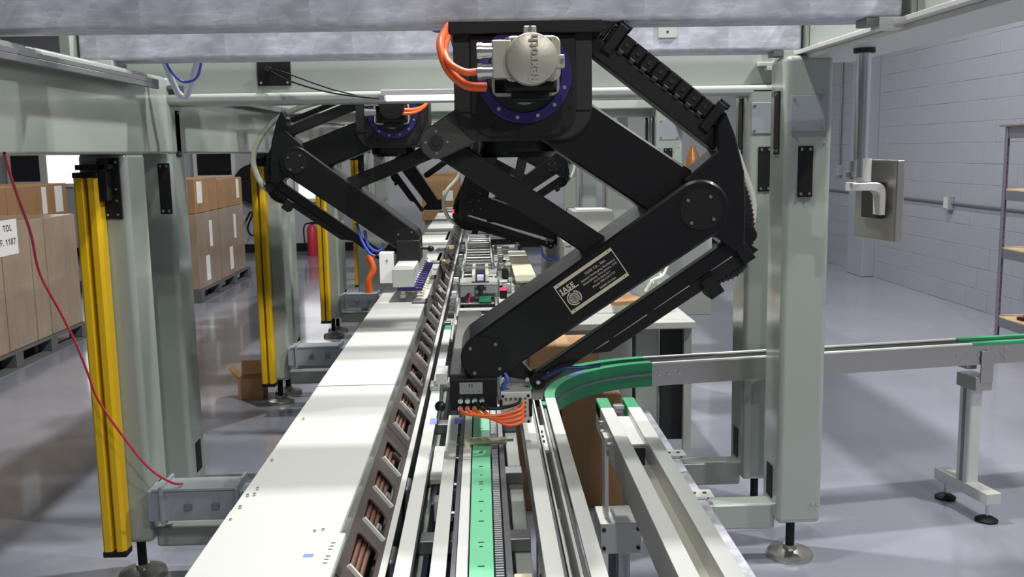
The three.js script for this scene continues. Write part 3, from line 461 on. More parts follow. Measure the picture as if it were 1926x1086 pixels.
{
  const z = -5.1, { R } = robot({ label: 'black robot arm bending left, suction gripper over the white bench', z, S0: [-0.445, 1.752], E0: [-0.955, 1.56], W0: [-0.4, 1.15], s: -1, bulge: 0.075, v1: [0.03, 0.165], hoseR: 0.015 });
  gripper(R, -0.39, 0.9, 0.5, -0.62, 13);
  mesh(R, 'tool_block', bx(-0.45, -0.33, 1.035, 1.15, -0.1, 0.16, 0.004), M.blackMatte, 'black tool block');
  mesh(R, 'tool_neck', bx(-0.43, -0.35, 1.1, 1.2, -0.08, 0.05, 0.004), M.black);
  const vb = mesh(R, 'valve_box', bx(-0.54, -0.465, 0.93, 1.09, 0.02, 0.16, 0.003), M.white, 'white valve box'); bolts(vb, [[-0.5, 1.05, 0.16]], M.aluDark, 'z', 0.7);
  mesh(R, 'box_arm', bx(-0.466, -0.45, 1.0, 1.08, 0.04, 0.12, 0.002), M.aluDark);
  mesh(R, 'lever_handle', rodGeo(V3(-0.33, 1.1, 0.05), V3(-0.28, 1.1, 0.09), 0.008), M.steel); mesh(R, 'ball_knob', new THREE.SphereGeometry(0.017, 18, 12), M.black).position.set(-0.275, 1.1, 0.095);
  mesh(R, 'air_tube', tube([[-0.62, 1.2, 0.07], [-0.6, 1.12, 0.08], [-0.55, 1.09, 0.08], [-0.52, 1.13, 0.07]], 0.008, 20, 8), M.blueHose, 'blue air tube');
  mesh(R, 'air_tube', tube([[-0.66, 1.24, 0.07], [-0.63, 1.14, 0.085], [-0.58, 1.07, 0.08], [-0.5, 1.09, 0.07]], 0.008, 20, 8), M.blueHose, 'blue air tube');
}
{
  const z = -7.3, { R } = robot({ label: 'black robot arm folded low with its forearm reaching right', z, S0: [0.083, 1.735], E0: [-0.05, 1.2], W0: [0.66, 0.96], s: -1, bulge: 0.075, hoseR: 0.015, bracketTurn: 0.1 });
  mesh(R, 'tool_block', bx(0.6, 0.72, 0.82, 0.95, -0.08, 0.1, 0.004), M.blackMatte); mesh(R, 'air_tube', tube([[0.44, 0.88, 0.08], [0.46, 0.8, 0.09], [0.52, 0.78, 0.1], [0.6, 0.86, 0.09]], 0.01, 20, 8), M.blueHose, 'blue air tube');
  mesh(R, 'indicator', cylAt(-0.22, 1.16, 0.11, 0.008, 0.03, 'y', 14), M.redLed, 'small red status lamp');
}
{
  const z = -9.6, { R } = robot({ label: 'distant black robot arm bending right above the line', z, S0: [0.161, 1.735], E0: [0.7, 1.44], W0: [0.1, 1.05], s: 1, bulge: 0.06, hoseR: 0.015 });
  mesh(R, 'tool_block', bx(0.04, 0.16, 0.9, 1.03, -0.08, 0.1, 0.004), M.blackMatte);
}
{
  const z = -11.9, { R } = robot({ label: 'farthest black robot arm above the white bench', z, S0: [-0.5, 1.735], E0: [-0.92, 1.45], W0: [-0.6, 0.98], s: -1, bulge: 0.04 });
  mesh(R, 'tool_block', bx(-0.68, -0.5, 0.9, 1.02, -0.08, 0.12, 0.004), M.blackMatte);
}

// ================================================================ WHITE MACHINE COVER ON THE LEFT OF THE LINE
{
  const t = thing('machine_cover', 'long bright metal machine cover with copper tubes along its open side', 'machine cover');
  const TY = 0.88, xl = -0.53, xr = -0.288;
  const seams = [-0.7, -1.9, -2.95, -4.62, -5.45, -6.2, -7.0, -7.9, -8.9, -10, -11.2, -12.6];
  const panels = [];
  for (let i = 0; i + 1 < seams.length; i++) {
    const z0 = seams[i] - 0.002, z1 = seams[i + 1] + 0.002;
    const g = i === 0 ? prism([[xl, -z0], [xr, -z0].map((v, k) => k ? v : xr + 0.012), [xr + 0.012, 1.76], [xr, 1.76], [xr, -z1], [xl, -z1]], TY - 0.012, TY, 0.001) : null;
    let gg; if (g) { g.rotateX(-Math.PI / 2); gg = uvm(g); } else gg = bx(xl, xr - (i > 3 && i % 2 ? 0.03 : 0), TY - 0.012, TY - (i % 2 ? 0.002 : 0), z1, z0, 0.001);
    panels.push(mesh(t, 'top_panel', gg, M.aluTop, 'bright brushed metal top panel'));
  }
  mesh(t, 'side_strip', bx(xr - 0.012, xr - 0.001, 0.822, TY - 0.012, -12.6, -0.7, 0.001), M.paint);
  mesh(t, 'back_skirt', bx(xl, xl + 0.01, 0.35, TY - 0.012, -12.6, -0.7, 0.001), M.paintLight);
  mesh(t, 'under_pan', bx(xl + 0.01, -0.235, 0.35, 0.7, -12.6, -0.7, 0.002), M.aluDark);
  // sloped perforated plate
  const PT = 0.826, U = V3(0, 0, -1), Vv = V3(0.06, 0.75 - PT, 0).normalize(), Nn = new THREE.Vector3().crossVectors(U, Vv), VL = Math.hypot(0.06, PT - 0.75);
  const place = (g, z) => { g.applyMatrix4(new THREE.Matrix4().makeBasis(U, Vv, Nn).setPosition(xr, PT, z)); return g; };
  const SEG = 0.98;
  for (let k = 0; k < 12; k++) {
    const z0 = -0.72 - k * SEG, sh = shapeOf([[0, 0], [SEG - 0.006, 0], [SEG - 0.006, VL], [0, VL]]), far = z0 < -6;
    const holes = [[0.06, 0.24, 0], [0.3, 0.44, 1], [0.5, 0.64, 1], [0.72, 0.88, 2]];
    for (const [a, b, kind] of holes) { const h = new THREE.Path(); const c = kind === 1 ? 0.03 : 0.012; h.moveTo(a, 0.018); h.lineTo(a, VL - 0.012); h.lineTo(b - c, VL - 0.012); h.quadraticCurveTo(b, VL - 0.012, b, VL - 0.012 - c); h.lineTo(b, 0.03); h.lineTo(b - 0.012, 0.018); h.closePath(); sh.holes.push(h); }
    const pl = mesh(t, 'perforated_plate', place(clean(new THREE.ExtrudeGeometry(sh, { depth: 0.004, bevelEnabled: false, curveSegments: 6 })), z0), M.brownPlate, 'grey-brown plate with cut-outs');
    if (!far) for (const [a, b, kind] of holes) {
      const l = clean(new THREE.BoxGeometry(0.008, VL - 0.03, 0.01)); l.translate(a + 0.002, VL / 2 + 0.004, -0.003); mesh(pl, 'opening_lip', place(l, z0), M.aluTop, 'bright lip of the cut-out');
      if (kind === 1) { const c = cyl(0.009, 0.009, 0.03, 14, 'x'); c.translate(a + 0.04, VL - 0.03, 0.004); mesh(pl, 'pipe_joint', place(c, z0), M.steel, 'shiny pipe joint'); }
      if (kind === 2) { const c = rbox(0.02, 0.03, 0.012, 0.003); c.translate(b - 0.03, VL - 0.03, 0.006); mesh(pl, 'black_block', place(c, z0), M.graphite); }
    }
  }
  for (const v of [0.026, 0.04, 0.054, 0.068]) { const a = V3(xr, PT, 0).addScaledVector(Vv, v).addScaledVector(Nn, 0.018); mesh(t, 'copper_tube', rodGeo(V3(a.x, a.y, -0.72), V3(a.x, a.y, -12.4), 0.0058, 10), M.copper, 'copper tube'); }
  mesh(t, 'tube_tray', bx(-0.31, -0.262, 0.725, 0.745, -12.5, -0.7, 0.001), M.graphite);
  mesh(t, 'outer_flange', bx(-0.236, -0.214, 0.744, 0.75, -12.5, -0.7, 0.001), M.alu, 'bright edge flange');
  mesh(t, 'outer_skirt', bx(-0.234, -0.226, 0.56, 0.745, -12.5, -0.7, 0.001), M.aluDark);
  for (const z of [-1.62, -1.95, -2.4]) mesh(t, 'skirt_gusset', bx(-0.226, -0.205, 0.6, 0.735, z - 0.09, z, 0.01, 2), M.aluDark);
  // screws, slots, tape and the cable on the first panels
  const scr = [[512, 867], [571, 789], [507, 867], [436, 978], [452, 955], [466, 933], [479, 931], [485, 920], [606, 622]].map(p => atY(p[0], p[1], TY));
  bolts(panels[1], scr.slice(0, 2).concat(scr.slice(4, 8)).map(p => [p.x, p.y, p.z]), M.steel, 'y', 0.55, 'screw');
  bolts(panels[0], [atY(434, 979, TY), atY(608, 998, TY), atY(592, 1001, TY)].map(p => [p.x, p.y, p.z]), M.steel, 'y', 0.5, 'screw');
  for (const [x, y] of [[627, 1022], [624, 1028], [621, 1034], [617, 1047], [614, 1053], [611, 1060]]) { const p = atY(x, y, TY); mesh(panels[0], 'slot_mark', bx(p.x - 0.004, p.x + 0.004, TY, TY + 0.0008, p.z - 0.0012, p.z + 0.0012, 0.0002), M.graphite); }
  { const p = atY(580, 1046, TY); mesh(panels[0], 'tape_mark', bx(p.x - 0.009, p.x + 0.009, TY, TY + 0.0006, p.z - 0.007, p.z + 0.007, 0.0002), M.blueTape, 'blue masking tape mark'); }
  mesh(t, 'orange_lead', tube([[-0.284, 0.83, -1.6], [-0.272, 0.815, -1.63], [-0.262, 0.79, -1.68], [-0.255, 0.77, -1.72]], 0.005, 20, 8), M.orange, 'short orange lead');
  // clip brackets across panel joints
  for (const z of [-4.6, -5.5, -6.25, -7.05]) { const c = mesh(t, 'panel_clip', [bx(xr - 0.06, xr + 0.012, TY, TY + 0.012, z - 0.05, z + 0.05, 0.002), bx(xr + 0.0, xr + 0.012, TY - 0.06, TY + 0.012, z - 0.05, z + 0.05, 0.002)], M.aluDark, 'grey clip across the panel joint'); bolts(c, [[xr - 0.04, TY + 0.011, z + 0.02], [xr - 0.04, TY + 0.011, z - 0.02]], M.steel, 'y', 0.8); }
  for (const [px, py, z] of [[802, 632, -4.5], [826, 548, -5.6], [842, 492, -6.9], [851, 465, -8.0]]) { const p = atZ(px, py, z); const sn = mesh(t, 'sensor', [cylAt(p.x, p.y, p.z, 0.017, 0.02, 'z', 18)], M.white, 'white round sensor'); mesh(sn, 'status_light', bx(p.x - 0.032, p.x - 0.018, p.y - 0.014, p.y + 0.014, p.z - 0.01, p.z + 0.008, 0.002), M.yelLed, 'yellow status light'); }
  for (const [px, py, z] of [[792, 660, -4.2], [815, 580, -5.1], [830, 520, -6.1]]) { const p = atZ(px, py, z); mesh(t, 'black_lead', tube([[p.x, p.y + 0.06, p.z - 0.05], [p.x + 0.015, p.y + 0.02, p.z], [p.x + 0.01, p.y - 0.04, p.z + 0.04], [p.x + 0.03, p.y - 0.07, p.z + 0.06]], 0.011, 16, 8), M.blackMatte, 'black cable bundle'); }
  for (let i = 0; i < 5; i++) mesh(t, 'support_post', bx(-0.44, -0.36, 0, 0.36, -1.4 - i * 2.6, -1.48 - i * 2.6 + 0.16, 0.004), M.paint);
}

// ================================================================ RAILS AND TRACKS
const RY = 0.76;
function rail(name, label, x0, x1, z0, z1, group, green) {
  const t = thing(name, label, 'rail', [0, 0, 0], 0, group);
  mesh(t, 'top_strip', bx(x0, x1, RY - 0.006, RY, z1, z0, 0.0015), M.aluTop, 'bright top strip');
  mesh(t, 'web', bx(x0 + 0.004, x1 - 0.004, RY - 0.05, RY - 0.005, z1, z0, 0.002), M.aluDark);
  if (green) mesh(t, 'end_tip', bx(x0, x1, RY - 0.02, RY + 0.001, z1 - 0.12, z1, 0.003), M.green, 'green plastic tip');
  return t;
}
const gr1 = rail('guide_rail', 'long white guide rail beside the machine cover, green tip at its far end', -0.196, -0.162, -0.6, -4.5, 'white guide rails', true);
const gr2 = rail('guide_rail', 'short white guide rail beside the green track, ending at the valve block', -0.123, -0.09, -0.6, -3.0, 'white guide rails');
for (const [r, x, y] of [[gr1, 815, 793], [gr2, 862, 792]]) { const p = atY(x, y, RY); mesh(r, 'tape_mark', bx(p.x - 0.011, p.x + 0.011, RY, RY + 0.0007, p.z - 0.035, p.z + 0.035, 0.0002), M.blueTape, 'blue masking tape mark'); }
mesh(gr2, 'guide_web', bx(-0.162, -0.12, 0.69, 0.705, -2.85, -2.55, 0.001), M.alu, 'flat aluminium tie between the rails');
bolts(gr2, [-2.62, -2.74, -2.86, -2.98, -2.4, -2.2].map(z => [-0.09, 0.74, z]), M.steel, 'x', 1.1);
mesh(gr1, 'cross_clip', bx(-0.2, -0.155, RY, RY + 0.02, -3.4, -3.32, 0.002), M.aluTop);
{ // green track with roller strip
  const t = thing('green_track', 'mint green belt track with marks and a fine roller strip', 'track');
  mesh(t, 'belt', bx(-0.043, 0.007, RY - 0.01, RY + 0.004, -4.4, -0.6, 0.001), M.mint, 'mint green belt');
  mesh(t, 'side_strip', bx(-0.07, -0.046, RY - 0.02, RY - 0.003, -4.4, -0.6, 0.001), M.white);
  mesh(t, 'frame_rail', bx(-0.082, -0.071, RY - 0.08, RY - 0.006, -4.4, -0.6, 0.001), M.aluDark);
  mesh(t, 'frame_rail', bx(0.032, 0.046, RY - 0.08, RY - 0.004, -4.4, -0.6, 0.001), M.aluDark);
  mesh(t, 'base_channel', bx(-0.07, 0.032, RY - 0.08, RY - 0.02, -4.4, -0.6, 0.001), M.graphite);
  const ro = []; for (let z = -0.7; z > -3.4; z -= 0.0125) ro.push(cylAt(0.0195, RY - 0.008, z, 0.0034, 0.017, 'x', 7));
  mesh(t, 'roller_strip', ro, M.aluDark, 'fine bright rollers').userData.kind = 'stuff';
  for (const [y, w] of [[1066, 10], [1029, 5], [1021, 9], [981, 9], [962, 4], [944, 9], [922, 4], [911, 8], [907, 8], [894, 4], [878, 8], [852, 8], [823, 4], [806, 7], [786, 7]]) { const p = atY(905, y, RY + 0.004), h = w * 0.0007; mesh(t, 'belt_mark', bx(p.x - h, p.x + h, RY + 0.004, RY + 0.0046, p.z - 0.0025, p.z + 0.0025, 0.0002), M.graphite, 'short black mark'); }
  { const p = atY(908, 826, RY + 0.02); mesh(t, 'cross_roller', cylAt(0.0, RY + 0.014, p.z, 0.011, 0.11, 'x', 16), M.cream, 'cream cross roller'); mesh(t, 'roller_axle', cylAt(0.05, RY + 0.014, p.z, 0.004, 0.05, 'x', 10), M.steel); mesh(t, 'roller_bracket', bx(-0.066, -0.05, RY - 0.02, RY + 0.03, p.z - 0.012, p.z + 0.012, 0.002), M.cream); }
}
{ // base frame below the rails
  const t = thing('line_base', 'grey steel base frame under the rails and tracks', 'machine base');
  for (const z of [-1.2, -1.75, -2.2, -2.68, -3.2, -3.8]) mesh(t, 'cross_bar', bx(-0.2, 0.1, 0.638, 0.672, z - 0.06, z, 0.003), M.aluDark);
  for (const x of [-0.2, 0.06]) mesh(t, 'long_bar', bx(x, x + 0.04, 0.56, 0.637, -4.0, -0.7, 0.003), M.paint);
  for (const z of [-1.3, -3.0]) for (const x of [-0.2, 0.06]) mesh(t, 'leg', bx(x, x + 0.04, 0, 0.56, z - 0.05, z, 0.003), M.paint);
  mesh(t, 'pan', bx(-0.2, 0.08, 0.28, 0.3, -4.0, -0.7, 0.002), M.graphite, 'dark drip pan');
  for (const [z, x] of [[-2.35, -0.16], [-2.9, -0.17], [-1.9, -0.15]]) mesh(t, 'valve_island', bx(x, x + 0.13, 0.3, 0.5, z - 0.12, z, 0.006), M.navy, 'dark blue valve island');
  for (const z of [-1.62, -2.5]) { const b = mesh(t, 'sensor_block', bx(-0.15, -0.1, 0.6, 0.66, z - 0.05, z, 0.003), M.white); mesh(b, 'status_light', bx(-0.134, -0.118, 0.66, 0.664, z - 0.035, z - 0.015, 0.001), M.yelLed, 'yellow status light'); }
  mesh(t, 'white_block', bx(0.05, 0.09, 0.6, 0.7, -1.95, -1.72, 0.003), M.cream);
  mesh(t, 'white_block', bx(0.095, 0.16, 0.52, 0.6, -1.98, -1.78, 0.003), M.cream);
}
// ---- conveyor with the green curve
{
  const t = thing('curved_conveyor', 'aluminium conveyor turning through a green plastic curve towards the aisle', 'conveyor');
  const zc = -3.19, cx = 0.735, ri = 0.5, ro = 0.625, TE = 81 * Math.PI / 180;
  // straight run below the robot
  for (const [a, b] of [[0.11, 0.147], [0.2, 0.235]]) {
    mesh(t, 'top_rail', bx(a, b, RY - 0.01, RY, zc, -0.6, 0.0015), M.aluTop, 'bright rail top');
  }
  for (const [a, b, m] of [[0.112, 0.122, 'alu'], [0.148, 0.156, 'aluDark'], [0.158, 0.163, 'alu'], [0.18, 0.187, 'alu'], [0.189, 0.198, 'aluDark'], [0.226, 0.234, 'alu']]) mesh(t, 'profile_wall', bx(a, b, RY - 0.085, RY - (m === 'aluDark' ? 0.012 : 0.006), zc, -0.6, 0.001), M[m]);
  mesh(t, 'tie_plate', bx(0.147, 0.2, RY - 0.045, RY - 0.035, -2.98, -2.72, 0.001), M.alu, 'drilled tie plate');
  for (const z of [-2.9, -2.85, -2.8]) mesh(t, 'tie_screw', cylAt(0.168, RY - 0.033, z, 0.006, 0.006, 'y', 12), M.graphite);
  for (const z of [-1.6, -2.3]) mesh(t, 'tie_bar', bx(0.156, 0.19, RY - 0.085, RY - 0.07, z - 0.04, z, 0.001), M.alu);
  // curve
  const arc = (r0, r1, y0, y1, t0 = 0, t1 = TE, n = 40) => { const p = []; for (let i = 0; i <= n; i++) { const q = t0 + (t1 - t0) * i / n; p.push([cx - r1 * Math.cos(q), zc - r1 * Math.sin(q)]); } for (let i = n; i >= 0; i--) { const q = t0 + (t1 - t0) * i / n; p.push([cx - r0 * Math.cos(q), zc - r0 * Math.sin(q)]); } const g = new THREE.ExtrudeGeometry(shapeOf(p.map(v => [v[0], -v[1]])), { depth: y1 - y0, bevelEnabled: false }); g.rotateX(-Math.PI / 2); g.translate(0, y0, 0); return toCreasedNormals(clean(g), 0.5); };
  mesh(t, 'curve_rail', arc(ri, ri + 0.036, RY - 0.03, RY + 0.001), M.green, 'green inner curve rail');
  mesh(t, 'curve_rail', arc(ro - 0.036, ro, RY - 0.03, RY + 0.001), M.green, 'green outer curve rail');
  mesh(t, 'curve_side', arc(ri + 0.002, ri + 0.016, RY - 0.095, RY - 0.03), M.green, 'green curve side wall');
  mesh(t, 'curve_side', arc(ro - 0.016, ro - 0.002, RY - 0.095, RY - 0.03), M.green, 'green curve side wall');
  mesh(t, 'curve_strip', arc(ri - 0.001, ri + 0.006, RY - 0.052, RY - 0.043), M.aluDark, 'grey wear strip on the curve');
  mesh(t, 'curve_chain', arc(ri + 0.04, ro - 0.04, RY - 0.03, RY - 0.008), M.blackMatte, 'black conveyor chain');
  mesh(t, 'curve_foot', bx(0.185, 0.2, RY - 0.08, RY + 0.0, zc + 0.05, zc + 0.09, 0.002), M.green);
  { const q0 = 0.62, p = arc(ri + 0.004, ri + 0.03, RY + 0.001, RY + 0.002, q0, q0 + 0.14, 6); mesh(t, 'tape_mark', p, M.blueTape, 'blue tape on the curve'); }
  // straight run to the aisle
  const dir = V3(Math.sin(TE), 0, -Math.cos(TE)), yaw = Math.atan2(Math.cos(TE), Math.sin(TE));
  const i0 = V3(cx - ri * Math.cos(TE), 0, zc - ri * Math.sin(TE)), nr = V3(-Math.cos(TE), 0, -Math.sin(TE));
  const seg = (l0, l1, o0, o1, y0, y1, r = 0.0015) => { const g = bx(l0, l1, y0, y1, -o1, -o0, r); g.rotateY(yaw); g.translate(i0.x, 0, i0.z); return g; };
  const GL = 1.42, EL = 2.4, W = ro - ri;
  mesh(t, 'side_panel', seg(0, GL + 0.15, 0.002, 0.01, RY - 0.095, RY - 0.004), M.steelBrush, 'brushed side panel');
  mesh(t, 'side_panel', seg(0, GL + 0.15, W - 0.01, W - 0.002, RY - 0.095, RY - 0.004), M.steelBrush);
  mesh(t, 'side_panel', seg(GL + 0.15, EL, 0.002, 0.01, RY - 0.095, RY - 0.012), M.steelBrush);
  mesh(t, 'top_rail', seg(0, GL, 0, 0.016, RY - 0.008, RY), M.aluTop, 'bright rail top'); mesh(t, 'top_rail', seg(0, GL, W - 0.016, W, RY - 0.008, RY), M.aluTop, 'bright rail top');
  mesh(t, 'chain', seg(0, EL, 0.016, W - 0.016, RY - 0.03, RY - 0.009), M.blackMatte, 'black conveyor chain');
  mesh(t, 'green_rail', seg(GL, EL, 0, 0.028, RY - 0.012, RY + 0.001), M.green, 'green rail of the next curve'); mesh(t, 'green_rail', seg(GL, EL, W - 0.028, W, RY - 0.012, RY + 0.001), M.green, 'green rail of the next curve');
  const bl = (l, y) => { const p = i0.clone().addScaledVector(dir, l).addScaledVector(nr, 0.002); return [p.x, y, p.z]; };
  bolts(t, [bl(0.03, RY - 0.05), bl(0.07, RY - 0.048), bl(0.115, RY - 0.046), bl(GL - 0.07, RY - 0.05), bl(GL - 0.02, RY - 0.05), bl(GL + 0.03, RY - 0.05), bl(GL + 0.07, RY - 0.05), bl(GL + 0.07, RY - 0.03), bl(GL + 0.11, RY - 0.05), bl(GL + 0.14, RY - 0.05), bl(GL + 0.16, RY - 0.03), bl(GL + 0.16, RY - 0.07)], M.steel, 'z', 0.8);
  // leg at the aisle end
  const lb = i0.clone().addScaledVector(dir, GL + 0.05).addScaledVector(nr, W / 2);
  const lg = (x0, x1, y0, y1, z0, z1, r = 0.003, sg = 1) => { const g = bx(x0, x1, y0, y1, z0, z1, r, sg); g.rotateY(yaw); g.translate(lb.x, 0, lb.z); return g; };
  mesh(t, 'leg_bracket', lg(-0.01, 0.05, RY - 0.175, RY - 0.035, W / 2, W / 2 + 0.008), M.steelBrush, 'flat leg bracket');
  mesh(t, 'leg_head', [lg(-0.03, 0.05, RY - 0.21, RY - 0.15, -W / 2, W / 2 + 0.004), lg(-0.05, 0.0, RY - 0.12, RY - 0.095, -0.05, 0.03)], M.steelBrush);
  const post = mesh(t, 'leg_post', lg(-0.03, 0.03, 0.12, RY - 0.2, -0.04, 0.04, 0.012, 3), M.alu, 'aluminium profile post');
  mesh(post, 'post_groove', lg(-0.032, -0.026, 0.13, RY - 0.21, -0.01, 0.01, 0.001), M.aluDark);
  const ft = mesh(t, 'leg_foot_bar', lg(-0.035, 0.035, 0.085, 0.135, -0.18, 0.18, 0.004), M.alu, 'aluminium foot bar');
  for (const q of [-0.14, 0.14]) { const p = V3(0, 0, q).applyAxisAngle(V3(0, 1, 0), yaw).add(lb); const f = mesh(ft, 'rubber_foot', lathe([[0, 0], [0.045, 0], [0.046, 0.008], [0.03, 0.018], [0.012, 0.022], [0, 0.022]], 28), M.blackMatte, 'black rubber foot'); f.position.set(p.x, 0, p.z); mesh(ft, 'foot_screw', cylAt(p.x, 0.055, p.z, 0.006, 0.075), M.steel); }
  // support under the straight run
  mesh(t, 'support_post', bx(0.13, 0.165, 0.235, RY - 0.085, -2.55, -2.5, 0.003), M.alu); mesh(t, 'support_post', bx(0.115, 0.16, 0.42, 0.62, -2.12, -2.05, 0.003), M.aluDark); mesh(t, 'support_block', bx(0.09, 0.18, 0.35, 0.45, -2.2, -2.0, 0.003), M.alu);
  mesh(t, 'support_base', bx(0.09, 0.2, 0, 0.235, -2.58, -2.46, 0.003), M.paint); mesh(t, 'support_foot', bx(0.11, 0.16, 0, 0.36, -2.16, -2.06, 0.003), M.aluDark);
}
// ---- straight side conveyor with green tips
{
  const t = thing('side_conveyor', 'wide twin-rail aluminium conveyor with green end tips and beige channel', 'conveyor');
  const z1 = -3.04, z0 = -0.6, A = [0.372, 0.414], B = [0.462, 0.504];
  for (const [a, b] of [A, B]) { mesh(t, 'top_rail', bx(a, b, RY - 0.012, RY, z1, z0, 0.0015), M.aluTop, 'bright rail top'); mesh(t, 'end_tip', bx(a, b, RY - 0.05, RY, z1 - 0.13, z1, 0.005, 2), M.green, 'green plastic tip'); }
  mesh(t, 'side_panel', bx(0.372, 0.38, RY - 0.1, RY - 0.01, z1 - 0.12, z0, 0.001), M.alu); mesh(t, 'side_panel', bx(0.496, 0.504, RY - 0.1, RY - 0.01, z1 - 0.12, z0, 0.001), M.alu);
  for (const x of [0.408, 0.462]) mesh(t, 'inner_wall', bx(x, x + 0.006, RY - 0.06, RY - 0.01, z1, z0, 0.001), M.alu);
  mesh(t, 'channel', bx(0.414, 0.462, RY - 0.062, RY - 0.056, -2.62, z0, 0.001), M.beige, 'beige channel floor');
  mesh(t, 'dock_plate', bx(0.414, 0.462, RY - 0.03, RY - 0.024, -3.02, -2.72, 0.001), M.aluTop, 'bright dock plate');
  mesh(t, 'channel_end', bx(0.414, 0.462, RY - 0.1, RY - 0.03, -2.72, -2.7, 0.001), M.graphite);
  for (const [z, y] of [[-3.0, 0.72], [-2.97, 0.7], [-2.9, 0.705], [-2.86, 0.69], [-2.8, 0.71]]) mesh(t, 'bolt', cylAt(0.368, y, z, 0.008, 0.01, 'x', 12), M.steel);
  mesh(t, 'chain_end', [cylAt(0.438, RY - 0.02, z1 - 0.06, 0.016, 0.03, 'x', 16), cylAt(0.438, RY - 0.005, z1 - 0.02, 0.008, 0.03, 'x', 10)], M.steel, 'chain sprocket');
  // leg
  mesh(t, 'leg_bracket', bx(0.36, 0.372, 0.46, RY - 0.04, -2.9, -2.84, 0.001), M.alu);
  const lb = mesh(t, 'leg_block', bx(0.34, 0.47, 0.36, 0.46, -2.95, -2.8, 0.004), M.alu, 'drilled aluminium leg block'); bolts(lb, [[0.352, 0.44, -2.8], [0.352, 0.38, -2.8], [0.458, 0.44, -2.8], [0.458, 0.38, -2.8]], M.graphite, 'z', 0.9);
  mesh(t, 'leg_post', cylAt(0.41, 0.2, -2.88, 0.035, 0.34, 'y', 28), M.steel, 'polished round post'); mesh(t, 'leg_base', bx(0.33, 0.49, 0, 0.035, -2.97, -2.78, 0.004), M.alu);
  mesh(t, 'leg_post', bx(0.4, 0.46, 0, RY - 0.1, -1.3, -1.22, 0.004), M.alu); mesh(t, 'tie', bx(0.38, 0.496, RY - 0.1, RY - 0.08, -2.6, -2.5, 0.001), M.aluDark);
}
{ // galvanised floor channel with angle brackets
  const t = thing('floor_channel', 'galvanised floor channel with drilled angle brackets beside the side conveyor', 'channel');
  mesh(t, 'channel', bx(0.735, 0.83, 0.0, 0.27, -6.3, -1.4, 0.004), M.galv);
  for (const z of [-3.55, -4.05]) { const b = mesh(t, 'angle_bracket', [bx(0.77, 0.86, 0.271, 0.283, z + 0.0, z + 0.08, 0.002), bx(0.831, 0.839, 0.236, 0.28, z + 0.047, z + 0.08, 0.001)], M.alu, 'drilled angle bracket'); for (const x of [0.79, 0.83]) mesh(b, 'hole', cylAt(x, 0.284, z + 0.04, 0.008, 0.003, 'y', 12), M.graphite); }
}

// ================================================================ TUBE LAMP, PLATES AND HOSES ON THE HEADER
{
  const zf = -4.05 + 0.1, a = atZ(722, 184, zf + 0.03), x1 = 0.16, y = a.y;
  const t = thing('tube_lamp', 'lit fluorescent tube lamp under the gantry header', 'lamp');
  mesh(t, 'tube', cylAt((a.x + x1) / 2, y, zf + 0.03, 0.013, x1 - a.x - 0.02, 'x', 18), M.tubeGlow, 'glowing tube');
  mesh(t, 'holder', bx(a.x - 0.01, x1 + 0.01, y + 0.008, y + 0.03, zf + 0.001, zf + 0.05, 0.002), M.alu);
  for (const x of [a.x - 0.006, x1 + 0.006]) mesh(t, 'end_cap', bx(x - 0.012, x + 0.012, y - 0.014, y + 0.01, zf + 0.005, zf + 0.05, 0.002), M.steel);
  mesh(t, 'lead', tube([[a.x - 0.015, y, zf + 0.03], [a.x - 0.06, y + 0.002, zf + 0.03], [a.x - 0.2, y + 0.035, zf + 0.035], [a.x - 0.42, y + 0.115, zf + 0.02], [a.x - 0.465, y + 0.125, zf - 0.02]], 0.0035, 30, 6), M.blackMatte, 'thin black lead');
  mesh(t, 'lead', tube([[a.x - 0.015, y - 0.003, zf + 0.03], [a.x - 0.08, y + 0.003, zf + 0.045], [a.x - 0.22, y + 0.025, zf + 0.05], [a.x - 0.38, y + 0.075, zf + 0.03], [a.x - 0.465, y + 0.12, zf - 0.02]], 0.0035, 30, 6), M.blackMatte, 'thin black lead');
  const l = new THREE.RectAreaLight(0xf6f4ff, 9, x1 - a.x, 0.026); l.position.set((a.x + x1) / 2, y - 0.015, zf + 0.04); l.rotation.x = -Math.PI / 2 + 0.5; l.castShadow = true; t.add(l);
  const p0 = atZ(483, 118, -3.985), p1 = atZ(548, 161, -3.985);
  const bp = thing('gland_plate', 'black cable gland plate on the gantry header', 'plate');
  const pm = mesh(bp, 'plate', bx(p0.x, p1.x, p1.y, p0.y + 0.03, -3.99, -3.982, 0.002), M.blackMatte); bolts(pm, [[p0.x + 0.014, p1.y + 0.012, -3.983], [p1.x - 0.014, p1.y + 0.012, -3.983]], M.steel, 'z', 0.8);
  mesh(bp, 'gland', [cylAt(a.x - 0.465, y + 0.125, -3.97, 0.012, 0.03, 'z', 14)], M.graphite, 'cable gland');
}
{
  const h = (pts, r, m, name, label) => one(name, label, 'hose', tube(pts.map(([x, y, z]) => atZ(x, y, z)), r, 40, 12), m);
  h([[298, 90, -3.72], [315, 130, -3.75], [336, 176, -3.8], [348, 183, -3.82], [358, 160, -3.8], [370, 120, -3.76], [380, 90, -3.74]], 0.012, M.clearHose, 'clear_hose', 'clear plastic hose hanging in a loop below the beam');
  h([[306, 100, -3.68], [322, 135, -3.7], [345, 154, -3.72], [368, 148, -3.72], [377, 125, -3.7], [379, 95, -3.7]], 0.005, M.blueHose, 'blue_hose', 'thin blue hose hanging inside the clear loop');
  h([[800, 30, -2.9], [806, 48, -2.88], [822, 58, -2.86], [846, 52, -2.85]], 0.006, M.blueHose, 'blue_hose', 'thin blue hose beside the dark mounting plate');
}
